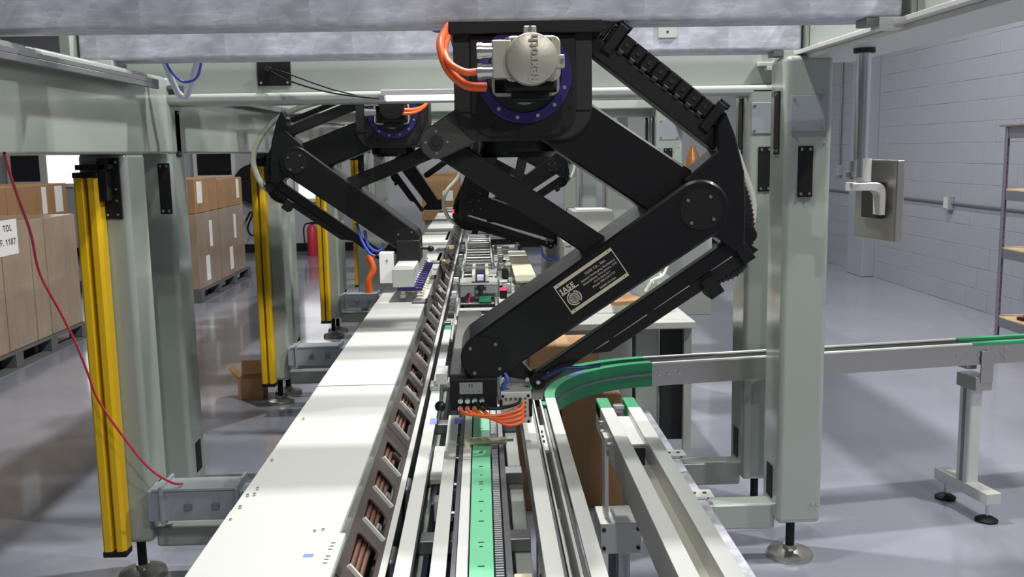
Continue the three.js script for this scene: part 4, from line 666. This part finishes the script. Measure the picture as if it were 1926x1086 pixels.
// ---- red cable and wireways on the left
one('red_cable', 'thin red cable sagging from the gantry beam to the grey wireway', 'cable', tube([[8, 288, -2.5], [14, 312, -2.55], [35, 375, -2.7], [58, 440, -2.85], [75, 515, -2.98], [112, 585, -3.08], [142, 645, -3.16], [166, 705, -3.22], [182, 748, -3.26], [232, 822, -3.3], [285, 885, -3.32], [325, 909, -3.36], [343, 911, -3.42]].map(p => atZ(...p)), 0.0042, 90, 8), M.red);
CELLS.slice(0, 3).forEach(([a, z], i) => {
  const t = thing('wireway', ['grey wireway box where the red cable enters, beside the white cover', 'grey wireway box beside the second gantry column pair', 'grey wireway box with an orange hose above it'][i], 'wireway', [0, 0, z + 0.1], 0, 'wireways between columns and cover');
  const x0 = -1.25, x1 = -0.92;
  mesh(t, 'box', bx(x0, x1, 0.275, 0.39, -0.06, 0.055, 0.004), M.plateGrey); const lid = mesh(t, 'lid', bx(x0 + 0.02, x1 - 0.01, 0.388, 0.4, -0.065, 0.06, 0.003), M.plateGrey);
  mesh(t, 'flange', bx(x1 - 0.006, x1 + 0.006, 0.262, 0.412, -0.08, 0.072, 0.002), M.plateGrey); mesh(t, 'flange', bx(x0 + 0.05, x0 + 0.062, 0.262, 0.412, -0.08, 0.072, 0.002), M.plateGrey);
  for (const x of [-1.1, -1.0]) mesh(t, 'latch', bx(x - 0.014, x + 0.014, 0.32, 0.345, 0.055, 0.066, 0.003), M.aluDark, 'small latch');
  bolts(t, [[x1 + 0.0, 0.27, 0.07], [x0 + 0.056, 0.27, 0.07], [x1, 0.402, 0.07]], M.steel, 'z', 0.9);
  mesh(t, 'duct', bx(x1, -0.53, 0.29, 0.38, -0.05, 0.045, 0.004), M.plateGrey);
  if (i === 2) mesh(t, 'orange_hose', tube([[-1.0, 0.4, 0], [-1.0, 0.5, 0], [-0.96, 0.6, -0.02], [-1.0, 0.72, -0.05]], 0.03, 20, 10), M.orange, 'orange hose');
});

// ================================================================ CARTONS AND PALLETS ON THE LEFT
function pallet(label, x0, x1, z0, z1, group) {
  const t = thing('pallet', label, 'pallet', [0, 0, 0], 0, group);
  for (let i = 0; i < 5; i++) { const x = x0 + (x1 - x0 - 0.1) * i / 4; mesh(t, 'deck_board', bx(x, x + 0.1, 0.12, 0.14, z0, z1, 0.003), M.pallet); }
  for (let k = 0; k < 4; k++) { const z = z0 + (z1 - z0 - 0.12) * k / 3; for (const x of [x0, (x0 + x1) / 2 - 0.06, x1 - 0.12]) mesh(t, 'block', bx(x, x + 0.12, 0.018, 0.12, z, z + 0.12, 0.004), M.pallet); }
  for (const x of [x0, (x0 + x1) / 2 - 0.06, x1 - 0.12]) mesh(t, 'runner', bx(x, x + 0.12, 0, 0.018, z0, z1, 0.002), M.pallet);
  return t;
}
const labelMat = canvasMat(256, 256, (g, w, h) => { g.fillStyle = '#e9e8e6'; g.fillRect(0, 0, w, h); g.fillStyle = '#33322f'; g.font = 'bold 64px sans-serif'; g.textAlign = 'center'; g.fillText('TOL', 128, 84); g.fillText('F. 1187', 122, 184, 210); }, { roughness: 0.6 });
function carton(label, x0, x1, y0, y1, z0, z1, m, group, marks = []) {
  const t = thing('carton', label, 'carton', [0, 0, 0], 0, group);
  mesh(t, 'box', bx(x0, x1, y0, y1, z0, z1, 0.008, 2), m);
  mesh(t, 'packing_tape', bx((x0 + x1) / 2 - 0.03, (x0 + x1) / 2 + 0.03, y1 - 0.001, y1 + 0.001, z0, z1, 0.0004), M.tape, 'strip of brown packing tape');
  for (const [u, v, w, h, mm] of marks) { const g = new THREE.PlaneGeometry(w, h); g.rotateY(Math.PI / 2); const o = mesh(t, 'paper_label', g, mm || M.paper, 'white paper label'); o.position.set(x1 + 0.0015, y0 + (y1 - y0) * v, z0 + (z1 - z0) * u); }
  return t;
}
pallet('grey pallet under the wrapped cartons beside the yellow light curtain', -4.6, -3.6, -8.66, -6.7);
[[-6.72, -7.27], [-7.28, -7.74], [-7.75, -8.0], [-8.01, -8.62]].forEach(([a, b], i) => carton(['tall wrapped carton at the near end of the pallet row', 'tall wrapped carton bearing a white paper label with handwriting', 'narrow tall wrapped carton between two wide ones', 'tall wrapped carton partly behind the yellow light curtain'][i], -4.55, -3.62, 0.142, 1.14 - i * 0.008, b, a, M.cardWrap, 'stretch wrapped cartons', i === 1 ? [[0.75, 0.88, 0.3, 0.27, labelMat]] : []));
pallet('grey pallet under the brown cartons stacked behind the wrapped row', -5.9, -4.85, -11.6, -8.6);
[[-8.65, -9.35], [-9.36, -10.05], [-10.06, -10.75], [-10.76, -11.5]].forEach(([a, b], i) => carton(['brown carton behind the wrapped row, nearest its end', 'brown carton behind the wrapped row below the dark window', 'brown carton behind the wrapped row below the bright window', 'brown carton behind the wrapped row with two white labels'][i], -5.85, -4.9, 0.142, 1.32, b, a, M.card, 'brown cartons behind', i === 3 ? [[0.3, 0.85, 0.2, 0.3], [0.8, 0.85, 0.12, 0.3]] : i === 1 ? [[0.5, 0.85, 0.3, 0.25]] : []));
pallet('dark pallet under the twin carton stacks near the hose reel', -4.1, -3.1, -12.75, -10.5);
[[-10.53, -11.42], [-11.45, -12.6]].forEach(([a, b], i) => { for (const r of [0, 1]) carton(['first twin stack', 'second twin stack'][i] === 'first twin stack' ? (r ? 'upper carton of the twin stack beside the gantry column' : 'lower wrapped carton of the twin stack beside the gantry column') : (r ? 'upper carton of the twin stack beside the hose reel' : 'lower wrapped carton of the twin stack beside the hose reel'), -4.05, -3.12, r ? 0.98 : 0.142, r ? 1.36 - i * 0.03 : 0.978, b, a, r ? M.card : M.cardWrap, 'twin carton stacks', r ? [[0.8, 0.6, 0.2, 0.24], [0.2, 0.6, 0.14, 0.24]].slice(i, i + 1) : [[0.4, 0.7, 0.12, 0.3], [0.6, 0.25, 0.16, 0.28]]); });
{ // small open carton
  const t = thing('open_carton', 'small open brown carton on the floor beside the yellow light curtain', 'carton', [-1.56, 0, -6.3], 0.1);
  const w = 0.085, h = 0.14, k = 0.004;
  mesh(t, 'box', [bx(-w, w, 0, k, -w, w, 0.001), bx(-w, -w + k, 0, h, -w, w, 0.001), bx(w - k, w, 0, h, -w, w, 0.001), bx(-w, w, 0, h, -w, -w + k, 0.001), bx(-w, w, 0, h, w - k, w, 0.001)], M.card);
  for (const [x, rz] of [[-w, 0.6], [w, -0.1]]) { const f = mesh(t, 'flap', bx(-0.002, 0.002, 0, 0.09, -w, w, 0.001), M.card); f.position.set(x, h, 0); f.rotation.z = rz; }
  const f = mesh(t, 'flap', bx(-w, w, 0, 0.09, -0.002, 0.002, 0.001), M.card); f.position.set(0, h, -w); f.rotation.x = -0.4;
}
{ // things against the far wall
  const t = thing('hose_reel', 'round black hose reel with a hanging hose on the far wall', 'hose reel', [-3.72, 1.14, BZ + 0.12]);
  mesh(t, 'reel', [cylAt(0, 0, -0.06, 0.32, 0.02, 'z', 30), cylAt(0, 0, 0.06, 0.32, 0.02, 'z', 30), cylAt(0, 0, 0, 0.2, 0.12, 'z', 24)], M.blackMatte);
  mesh(t, 'hose', tube([[0.05, -0.25, 0.03], [-0.05, -0.5, 0.05], [-0.14, -0.75, 0.05], [-0.06, -0.85, 0.05], [0.02, -0.6, 0.05], [-0.06, -0.45, 0.06], [-0.16, -0.6, 0.06]], 0.016, 40, 8), M.blackMatte, 'hanging black hose'); mesh(t, 'wall_mount', bx(-0.08, 0.08, -0.12, 0.12, -0.12, -0.07, 0.004), M.blackMatte);
  const f = thing('fire_extinguisher', 'red fire extinguisher standing by the far wall', 'fire extinguisher', [-2.72, 0, -15.3]);
  mesh(f, 'cylinder', lathe([[0, 0], [0.075, 0], [0.08, 0.02], [0.08, 0.42], [0.05, 0.48], [0.025, 0.5], [0, 0.5]], 24), M.red); mesh(f, 'handle', bx(-0.02, 0.08, 0.5, 0.54, -0.015, 0.015, 0.004), M.blackMatte); mesh(f, 'hose', tube([[0.03, 0.52, 0], [-0.1, 0.5, 0.02], [-0.12, 0.3, 0.04], [-0.1, 0.15, 0.05]], 0.012, 16, 8), M.blackMatte);
  const c = thing('control_cabinet', 'light grey control cabinet standing between the gantry columns', 'cabinet', [-1.05, 0, -9.3]);
  mesh(c, 'body', bx(-0.16, 0.2, 0.1, 0.95, -0.2, 0.12, 0.006), M.paintLight); mesh(c, 'door', bx(-0.15, 0.19, 0.12, 0.93, 0.12, 0.135, 0.004), M.paintLight); mesh(c, 'plinth', bx(-0.15, 0.19, 0, 0.1, -0.19, 0.11, 0.004), M.graphite);
}

// ================================================================ RIGHT AISLE
{ // hanging operator panel
  const top = atY(1626, 92, 1.906), zP = top.z, x = top.x;
  const b = atZ(1623, 333, zP);
  const t = thing('operator_panel', 'stainless operator panel hanging on a pole from the gantry rail', 'operator panel', [x, 0, zP]);
  const yb = b.y + 0.0;
  mesh(t, 'pole', cylAt(0, (1.908 + yb) / 2, 0, 0.0235, 1.908 - yb, 'y', 28), M.steel, 'polished steel pole');
  mesh(t, 'pole_flange', cylAt(0, 1.9, 0, 0.034, 0.014, 'y', 28), M.graphite);
  const s = 3.35 / 1800; const k = p => { const q = atZ(p[0], p[1], zP); return [q.x - x, q.y]; };
  mesh(t, 'sleeve', [cylAt(k([1624, 300])[0], k([1624, 320])[1], 0.0, 0.026, 0.075, 'y', 24)], M.alu);
  mesh(t, 'clamp', [cylAt(k([1611, 0])[0], k([1611, 320])[1], 0.02, 0.012, 0.06, 'y', 16), cylAt(k([1608, 0])[0], k([1608, 328])[1], 0.02, 0.017, 0.018, 'y', 16)], M.steel, 'chrome clamp knob');
  const a0 = k([1596, 344]), a1 = k([1668, 405]);
  const sh = new THREE.Shape(); const X0 = a0[0], Y0 = a0[1], w = 0.026; sh.moveTo(X0, Y0); sh.lineTo(k([1640, 344])[0], Y0); sh.quadraticCurveTo(k([1660, 346])[0], Y0, ...k([1660, 364])); sh.lineTo(...k([1658, 404])); sh.lineTo(...k([1648, 404])); sh.lineTo(...k([1648, 370])); sh.quadraticCurveTo(k([1646, 358])[0], Y0 - w, k([1632, 358])[0], Y0 - w); sh.lineTo(X0, Y0 - w); sh.closePath();
  mesh(t, 'arm', prism(sh, -0.03, 0.03, 0.003), M.alu, 'curved aluminium arm');
  const c = k([1661, 378]); const scr = mesh(t, 'enclosure', rbox(0.262, 0.268, 0.03, 0.006, 2), M.steelBrush, 'brushed steel enclosure'); scr.position.set(1.337 - x, c[1], -3.2 - zP); scr.rotation.y = -1.44;
  mesh(scr, 'mount_boss', bx(-0.06, 0.06, -0.06, 0.06, 0.015, 0.03, 0.004), M.graphite);
}
{ // conduit on the block wall
  const t = thing('conduit', 'grey conduit with a junction box along the block wall', 'conduit');
  mesh(t, 'pipe', cylAt(RX - 0.02, 1.0, -9.2, 0.012, 9.6, 'z', 12), M.aluDark); const jb = mesh(t, 'junction_box', bx(RX - 0.06, RX, 0.93, 1.07, -9.63, -9.52, 0.006), M.plateGrey, 'small grey junction box'); mesh(jb, 'cover', bx(RX - 0.066, RX - 0.058, 0.945, 1.055, -9.615, -9.535, 0.003), M.alu);
  const v = thing('drop_pipe', 'thin vertical pipe on the block wall beside the pilaster', 'pipe'); mesh(v, 'pipe', cylAt(RX - 0.025, 3.2, -12.6, 0.014, 3.95, 'y', 12), M.aluDark); mesh(v, 'switch_box', bx(RX - 0.06, RX, 1.2, 1.34, -12.64, -12.56, 0.006), M.plateGrey);
}
{ // steel shelving
  const t = thing('shelf_rack', 'grey steel shelf rack with wooden boards by the block wall', 'shelf rack');
  const x0 = 4.2, x1 = 4.68, z0 = -7.6, z1 = -6.1;
  for (const [x, z] of [[x0, z0], [x0, z1], [x1, z0], [x1, z1]]) { const p = mesh(t, 'post', [bx(x - 0.02, x + 0.02, 0.01, 1.72, z - 0.002, z + 0.002, 0.0005), bx(x - 0.02, x - 0.016, 0.01, 1.72, z - 0.002, z + 0.04, 0.0005)], M.rackPurple); if (x === x0 && z === z0) for (let k = 0; k < 22; k++) mesh(p, 'hole', cylAt(x + 0.004, 0.1 + k * 0.074, z + 0.002, 0.008, 0.003, 'z', 8), M.graphite); mesh(t, 'post_foot', bx(x - 0.03, x + 0.03, 0, 0.012, z - 0.03, z + 0.03, 0.002), M.blackMatte); }
  for (const y of [0.14, 0.7, 1.17, 1.66]) { for (const x of [x0, x1]) mesh(t, 'shelf_beam', bx(x - 0.014, x + 0.014, y - 0.03, y + 0.045, z0, z1, 0.002), M.rackGrey); for (const z of [z0, z1]) mesh(t, 'shelf_beam', bx(x0, x1, y - 0.03, y + 0.045, z - 0.012, z + 0.012, 0.002), M.rackGrey); mesh(t, 'shelf_board', bx(x0 - 0.01, x1 + 0.01, y + 0.046, y + 0.06, z0 - 0.01, z1 + 0.01, 0.002), M.ply, 'wooden shelf board'); }
  const b = thing('red_tool', 'red handled tool leaning on the lowest rack shelf', 'tool'); mesh(b, 'handle', rodGeo(V3(4.25, 0.222, -7.32), V3(4.36, 0.42, -7.2), 0.016), M.red); mesh(b, 'head', bx(4.22, 4.3, 0.201, 0.225, -7.36, -7.28, 0.004), M.blackMatte);
  const c = carton('pale small carton on the lowest rack shelf', 4.36, 4.6, 0.202, 0.4, -7.2, -6.9, M.card);
  one('sheet_tray', 'pale tray lying on top of the shelf rack', 'tray', bx(4.16, 4.55, 1.722, 1.737, -7.66, -6.9, 0.004), M.steelBrush);
}

// ================================================================ MIDDLE OF THE LINE
{ // workbench behind the forearm
  const zf = -4.62, zb = -5.3, y = 0.75, x0 = 0.36, x1 = 1.04;
  const t = thing('workbench', 'pale grey workbench with cabinet behind the robot forearm', 'workbench');
  mesh(t, 'top', bx(x0, x1, y - 0.035, y, zb, zf, 0.005, 2), M.bench, 'pale bench top');
  const c = mesh(t, 'cabinet', bx(x0 + 0.02, x0 + 0.37, 0.06, y - 0.036, zb + 0.05, zf - 0.03, 0.004), M.paintLight); mesh(c, 'vent_panel', bx(x0 + 0.1, x0 + 0.2, 0.53, 0.66, zf - 0.032, zf - 0.024, 0.001), M.graphite, 'dark vent panel'); mesh(c, 'door', bx(x0 + 0.03, x0 + 0.36, 0.1, 0.5, zf - 0.03, zf - 0.02, 0.002), M.paintLight);
  mesh(t, 'plinth', bx(x0 + 0.04, x0 + 0.35, 0, 0.06, zb + 0.07, zf - 0.05, 0.003), M.graphite);
  mesh(t, 'drawer_box', bx(x0 + 0.4, x1 - 0.16, 0.1, y - 0.036, zb + 0.05, zf - 0.12, 0.004), M.paint); mesh(t, 'dark_panel', bx(x1 - 0.155, x1 - 0.03, 0.12, y - 0.06, zf - 0.14, zf - 0.1, 0.003), M.graphite);
  for (const z of [zb + 0.04, zf - 0.06]) mesh(t, 'leg', bx(x1 - 0.05, x1 - 0.01, 0, y - 0.036, z - 0.02, z + 0.02, 0.003), M.paint); mesh(t, 'drawer_foot', bx(x0 + 0.42, x1 - 0.18, 0, 0.1, zb + 0.08, zf - 0.15, 0.003), M.graphite);
  const sx = (px, py, yy) => atY(px, py, yy);
  const f = thing('carton_flap', 'flat folded cardboard sheet lying on the workbench', 'cardboard'); { const p = sx(1165, 575, y + 0.02); const g = bx(-0.1, 0.1, 0, 0.02, -0.16, 0.14, 0.002); g.rotateY(0.35); g.translate(p.x, y + 0.046, p.z); mesh(f, 'sheet', g, M.card); const g2 = bx(-0.1, 0.1, 0, 0.045, -0.14, 0.12, 0.003); g2.translate(p.x - 0.04, y + 0.001, p.z); mesh(f, 'paper_pad', g2, M.paper, 'white paper pad'); }
  const d = thing('machine_fixture', 'silver fixture block with black lever on the workbench', 'fixture'); { const p = sx(1098, 585, y); mesh(d, 'block', bx(p.x - 0.05, p.x + 0.04, y, y + 0.03, p.z - 0.12, p.z + 0.02, 0.003), M.alu); mesh(d, 'block', bx(p.x - 0.05, p.x - 0.02, y + 0.03, y + 0.08, p.z - 0.1, p.z - 0.06, 0.003), M.aluDark); mesh(d, 'lever', bx(p.x - 0.02, p.x + 0.06, y + 0.04, y + 0.055, p.z - 0.09, p.z - 0.07, 0.003), M.blackMatte); }
  const cl = thing('clear_bag', 'clear plastic bag slumped on the workbench', 'bag'); { const g = new THREE.IcosahedronGeometry(0.12, 4), pp = g.attributes.position; for (let i = 0; i < pp.count; i++) { const v = V3().fromBufferAttribute(pp, i), k = 0.8 + 0.35 * fbm(v.x * 0.5 + 0.5, v.y * 0.5 + 0.5 + v.z * 0.3, 16, 3); pp.setXYZ(i, v.x * k * 1.0, Math.max(-0.1, v.y * k * 0.8), v.z * k); } g.computeVertexNormals(); g.translate(0.92, y + 0.101, -5.1); mesh(cl, 'bag', clean(g), M.dome); mesh(cl, 'bag_clip', tube([[0.83, y + 0.12, -4.86], [0.87, y + 0.18, -4.85], [0.92, y + 0.2, -4.86], [0.95, y + 0.26, -4.87]], 0.008, 16, 8), M.hose); }
}
// cartons on the floor under the curve
carton('tall brown carton standing under the green curve', 0.33, 0.6, 0, 0.52, -4.42, -4.12, M.card, undefined);
carton('tall dark brown carton below the hose plate', 0.07, 0.31, 0, 0.52, -4.4, -4.1, M.card, undefined);
carton('brown carton lying on top of the tall cartons', 0.19, 0.5, 0.522, 0.74, -4.41, -4.13, M.card, undefined);
{ // feeder machines farther down the line on the right
  const mk = (name, label, x0, x1, y1, z0, z1, extra) => { const t = thing(name, label, 'feeder', [0, 0, 0], 0, 'feeder cabinets beside the line'); const b = mesh(t, 'body', bx(x0, x1, 0.08, y1, z1, z0, 0.01, 2), M.bench); mesh(t, 'plinth', bx(x0 + 0.03, x1 - 0.03, 0, 0.08, z1 + 0.03, z0 - 0.03, 0.002), M.graphite); mesh(b, 'door', bx(x0 + 0.03, x1 - 0.03, 0.15, y1 - 0.25, z0, z0 + 0.01, 0.003), M.paintLight); extra && extra(t); return t; };
  mk('feeder_cabinet', 'pale feeder cabinet with sloped hopper and white paper on top', 0.55, 0.98, 0.98, -6.5, -7.1, t => { const g = prism([[0.58, 0.98], [0.95, 0.98], [0.9, 1.18], [0.62, 1.18]], -7.05, -6.6, 0.006); mesh(t, 'hopper', g, M.bench, 'sloped pale hopper'); mesh(t, 'paper', bx(0.66, 0.86, 1.18, 1.186, -6.9, -6.65, 0.001), M.paper, 'white paper sheet'); const sp = mesh(t, 'side_plate', bx(0.56, 0.6, 0.95, 1.15, -6.52, -6.49, 0.004), M.alu); bolts(sp, [[0.58, 1.12, -6.49]], M.graphite, 'z', 1.6); });
  mk('feeder_cabinet', 'pale feeder cabinet farther along with an open tray', 0.5, 0.95, 1.02, -7.5, -8.28, t => { for (const [g] of [[bx(0.5, 0.95, 1.02, 1.035, -8.25, -7.55, 0.002)], [bx(0.5, 0.51, 1.035, 1.1, -8.25, -7.55, 0.002)], [bx(0.94, 0.95, 1.035, 1.1, -8.25, -7.55, 0.002)]]) mesh(t, 'tray', g, M.alu); });
  const q = thing('feeder_table', 'white framed feeder table with green-grey legs by the cream strips', 'table'); const tx0 = 0.48, tx1 = 0.9, tz0 = -5.6, tz1 = -6.3, ty = 0.72;
  mesh(q, 'top', bx(tx0, tx1, ty - 0.03, ty, tz1, tz0, 0.004), M.paintLight); for (const x of [tx0 + 0.03, tx1 - 0.03]) for (const z of [tz0 - 0.03, tz1 + 0.03]) mesh(q, 'leg', bx(x - 0.025, x + 0.025, 0, ty - 0.03, z - 0.025, z + 0.025, 0.003), M.paint);
  const v = thing('silver_valve', 'round silver valve on a black base on the feeder table', 'valve', [0.56, ty, -5.75]); mesh(v, 'base', bx(-0.05, 0.05, 0, 0.03, -0.05, 0.05, 0.003), M.blackMatte); mesh(v, 'dome', lathe([[0.04, 0.03], [0.042, 0.05], [0.025, 0.07], [0, 0.075]], 20), M.steel);
  const bx1 = thing('label_box', 'white box with a small blue square on the feeder table', 'box', [0.74, ty, -5.85]); mesh(bx1, 'box', bx(-0.09, 0.09, 0, 0.12, -0.1, 0.1, 0.004), M.white); mesh(bx1, 'blue_square', bx(-0.03, 0.01, 0.06, 0.1, 0.1, 0.102, 0.0005), M.blueTape);
  const am = thing('amber_container', 'amber translucent bottle on a stand behind the gantry columns', 'bottle', [atZ(1303, 330, -9.2).x, 0, -9.2]); mesh(am, 'stand', bx(-0.16, 0.16, 0, 1.32, -0.14, 0.14, 0.006), M.bench); mesh(am, 'bottle', lathe([[0, 1.32], [0.06, 1.32], [0.07, 1.36], [0.065, 1.5], [0.03, 1.58], [0.025, 1.62], [0, 1.62]], 24), M.amber);
}
{ // rung conveyor with pick fixture in the centre
  const t = thing('rung_conveyor', 'ladder-like conveyor of bright cross rungs running down the line', 'conveyor'); const x0 = -0.14, x1 = 0.06, z0 = -4.7, z1 = -10.5, y = 0.74;
  for (const x of [x0 - 0.012, x1]) mesh(t, 'side_rail', bx(x, x + 0.012, y - 0.06, y + 0.01, z1, z0, 0.002), M.alu);
  for (let i = 0; i < 26; i++) { const z = z0 - 0.08 - i * 0.215; mesh(t, 'rung', bx(x0, x1, y - 0.012, y, z - 0.05, z, 0.003), i % 3 ? M.alu : M.steel); }
  mesh(t, 'bed', bx(x0, x1, y - 0.06, y - 0.05, z1, z0, 0.002), M.graphite2);
  for (const z of [-5.0, -7.0, -9.0, -10.3]) for (const x of [x0 - 0.012, x1 - 0.03]) mesh(t, 'leg', bx(x, x + 0.04, 0, y - 0.06, z - 0.04, z, 0.003), M.paint);
  const f = thing('pick_fixture', 'grey bridge fixture with a white carrier standing over the rung conveyor', 'fixture'); const a = atY(866, 533, 0.84), za = a.z;
  const q = (px, py) => atZ(px, py, za); const l = q(865, 535), r = q(936, 535), lb = q(866, 572); lb.y = Math.max(lb.y, 0.757);
  mesh(f, 'bridge', bx(l.x, r.x, l.y - 0.008, l.y + 0.004, za - 0.22, za, 0.002), M.aluTop, 'bright bridge plate'); mesh(f, 'cheek', bx(l.x, l.x + 0.085, lb.y, l.y - 0.008, za - 0.05, za - 0.005, 0.003), M.plateGrey); mesh(f, 'cheek', bx(r.x - 0.07, r.x, lb.y + 0.02, l.y - 0.008, za - 0.05, za - 0.005, 0.003), M.plateGrey);
  mesh(f, 'foot', bx(l.x - 0.012, l.x, 0.75, l.y, za - 0.15, za - 0.02, 0.002), M.aluDark); mesh(f, 'foot', bx(r.x, r.x + 0.012, 0.75, l.y, za - 0.15, za - 0.02, 0.002), M.aluDark);
  mesh(f, 'cylinder', [cylAt((l.x + r.x) / 2 + 0.01, l.y - 0.06, za + 0.01, 0.014, 0.1, 'y', 16), cylAt((l.x + r.x) / 2 + 0.01, l.y - 0.02, za + 0.01, 0.02, 0.02, 'y', 16)], M.graphite, 'small black air cylinder'); mesh(f, 'cable', tube([[l.x + 0.05, lb.y + 0.02, za], [l.x + 0.01, lb.y - 0.03, za + 0.06], [l.x + 0.03, lb.y - 0.07, za + 0.09]], 0.007, 14, 8), M.blackMatte); mesh(f, 'cable', tube([[l.x + 0.06, lb.y + 0.02, za], [l.x + 0.05, lb.y - 0.03, za + 0.06], [l.x + 0.06, lb.y - 0.08, za + 0.09]], 0.006, 14, 8), M.red);
  for (const x of [l.x + 0.07, l.x + 0.15]) mesh(f, 'carrier_wall', bx(x, x + 0.02, l.y + 0.004, l.y + 0.05, za - 0.6, za - 0.02, 0.002), M.cream, 'cream carrier wall'); mesh(f, 'carrier_bed', bx(l.x + 0.07, l.x + 0.17, l.y + 0.003, l.y + 0.012, za - 0.6, za - 0.02, 0.001), M.purple); mesh(f, 'carrier_block', bx(l.x + 0.1, l.x + 0.14, l.y + 0.012, l.y + 0.04, za - 0.12, za - 0.04, 0.003), M.white);
  for (let i = 0; i < 5; i++) mesh(f, 'fin', bx(r.x - 0.05, r.x - 0.002, l.y + 0.004 + 0.0, l.y + 0.012, za - 0.3 - i * 0.06, za - 0.33 - i * 0.06, 0.001), M.white);
  mesh(f, 'status_light', bx(r.x + 0.014, r.x + 0.05, lb.y + 0.03, lb.y + 0.045, za - 0.05, za - 0.02, 0.002), M.redLed, 'small red status light'); mesh(f, 'light_bracket', bx(r.x + 0.012, r.x + 0.055, lb.y - 0.02, lb.y + 0.03, za - 0.06, za - 0.03, 0.002), M.blackBrown);
  mesh(f, 'green_pad', bx((l.x + r.x) / 2, (l.x + r.x) / 2 + 0.07, 0.752, 0.765, za + 0.02, za + 0.18, 0.002), M.green);
  // cream strips
  const s = thing('cream_strip', 'long cream plastic strip sloping beside the rung conveyor', 'strip'); const p0 = atY(963, 472, 0.79), p1 = atY(1001, 525, 0.79); mesh(s, 'strip', bx(0.2, 0.34, 0.78, 0.79, p0.z, -5.95, 0.002), M.cream); mesh(s, 'support', bx(0.25, 0.29, 0.675, 0.78, -6.6, -6.5, 0.003), M.paint);
  const s2 = thing('cream_strip', 'short cream plastic end piece in front of the long strip', 'strip'); mesh(s2, 'strip', prism([[0.2, 5.93], [0.34, 5.93], [0.34, 5.45], [0.31, 5.35], [0.2, 5.35]].map(v => [v[0], -v[1]]).reverse(), 0, 0.01, 0.001).rotateX(-Math.PI / 2).translate(0, 0.78, 0), M.cream); mesh(s2, 'support', bx(0.25, 0.29, 0.675, 0.78, -5.6, -5.5, 0.003), M.paint);
  s2.children[0].geometry.scale(1, 1, 1);
}
{ // crowded machine deck right of the rung conveyor
  const t = thing('machine_deck', 'silver machine deck crowded with blocks, bars and clamps beyond the labelled forearm', 'machine deck');
  mesh(t, 'deck_plate', bx(0.09, 0.35, 0.66, 0.675, -9.5, -4.75, 0.003), M.alu, 'aluminium deck plate');
  mesh(t, 'deck_plate', bx(-0.21, -0.16, 0.68, 0.695, -10.5, -4.6, 0.003), M.alu, 'aluminium deck plate');
  for (const z of [-4.9, -7.0, -9.2]) mesh(t, 'deck_leg', bx(0.3, 0.35, 0, 0.66, z - 0.05, z, 0.003), M.paint);
  const ms = [M.alu, M.steel, M.aluTop, M.graphite, M.aluDark, M.plateGrey];
  for (let i = 0; i < 34; i++) { const z = -4.85 - i * 0.125; if (z < -5.05 && z > -6.15) continue; const x = 0.1 + rnd() * 0.03, h = rr(0.03, 0.1), w = rr(0.03, 0.06); mesh(t, 'block', bx(x, x + w, 0.675, 0.675 + h, z - rr(0.03, 0.09), z, 0.003), ms[(i * 5) % 6]); if (i % 3 === 0) mesh(t, 'bar', bx(0.09, 0.24, 0.69, 0.71, z - 0.025, z, 0.002), M.alu); if (i % 4 === 1) mesh(t, 'cylinder', cylAt(0.31 + rnd() * 0.02, 0.72, z, 0.016, 0.09, 'y', 14), i % 8 === 1 ? M.steel : M.graphite); if (i % 5 === 2) mesh(t, 'label_card', bx(0.29, 0.34, 0.676, 0.74, z - 0.004, z, 0.001), M.paper); }
  for (let i = 0; i < 20; i++) { const z = -4.7 - i * 0.24; mesh(t, 'clamp', bx(-0.205, -0.17, 0.695, 0.695 + rr(0.02, 0.07), z - 0.06, z, 0.003), ms[(i * 7 + 1) % 6]); }
}
{ // small sensor bracket beside the cover, in front of the fixture
  const t = thing('bracket_stand', 'white slotted bracket with chrome sensor near the robot forearm', 'bracket', [0, 0, 0]); const p = atZ(888, 610, -4.2);
  mesh(t, 'bracket', bx(p.x - 0.03, p.x + 0.03, 0.76, p.y + 0.05, -4.24, -4.2, 0.002), M.aluTop); for (const k of [0, 1, 2]) mesh(t, 'slot', bx(p.x - 0.012, p.x + 0.016, p.y - 0.02 + k * 0.022, p.y - 0.01 + k * 0.022, -4.201, -4.198, 0.0005), M.graphite); mesh(t, 'sensor', [cylAt(p.x - 0.055, p.y, -4.2, 0.012, 0.05, 'y', 16), cylAt(p.x - 0.055, p.y + 0.03, -4.2, 0.016, 0.016, 'y', 16), bx(p.x - 0.06, p.x - 0.02, p.y - 0.03, p.y - 0.02, -4.23, -4.2, 0.002)], M.steel, 'chrome sensor');
}
{ // hanging panels deep in the line: a distant cover and boxes
  const t = thing('far_carton', 'brown carton on a stand at the far end of the line', 'carton', [-0.62, 0, -14.2]); mesh(t, 'box', bx(-0.25, 0.3, 0.62, 1.3, -0.3, 0.3, 0.01, 2), M.card); mesh(t, 'stand', bx(-0.22, 0.27, 0, 0.62, -0.27, 0.27, 0.005), M.paint); mesh(t, 'paper_label', bx(0.05, 0.2, 0.9, 1.05, 0.3, 0.302, 0.0005), M.paper);
}
renderer.render(scene, camera);
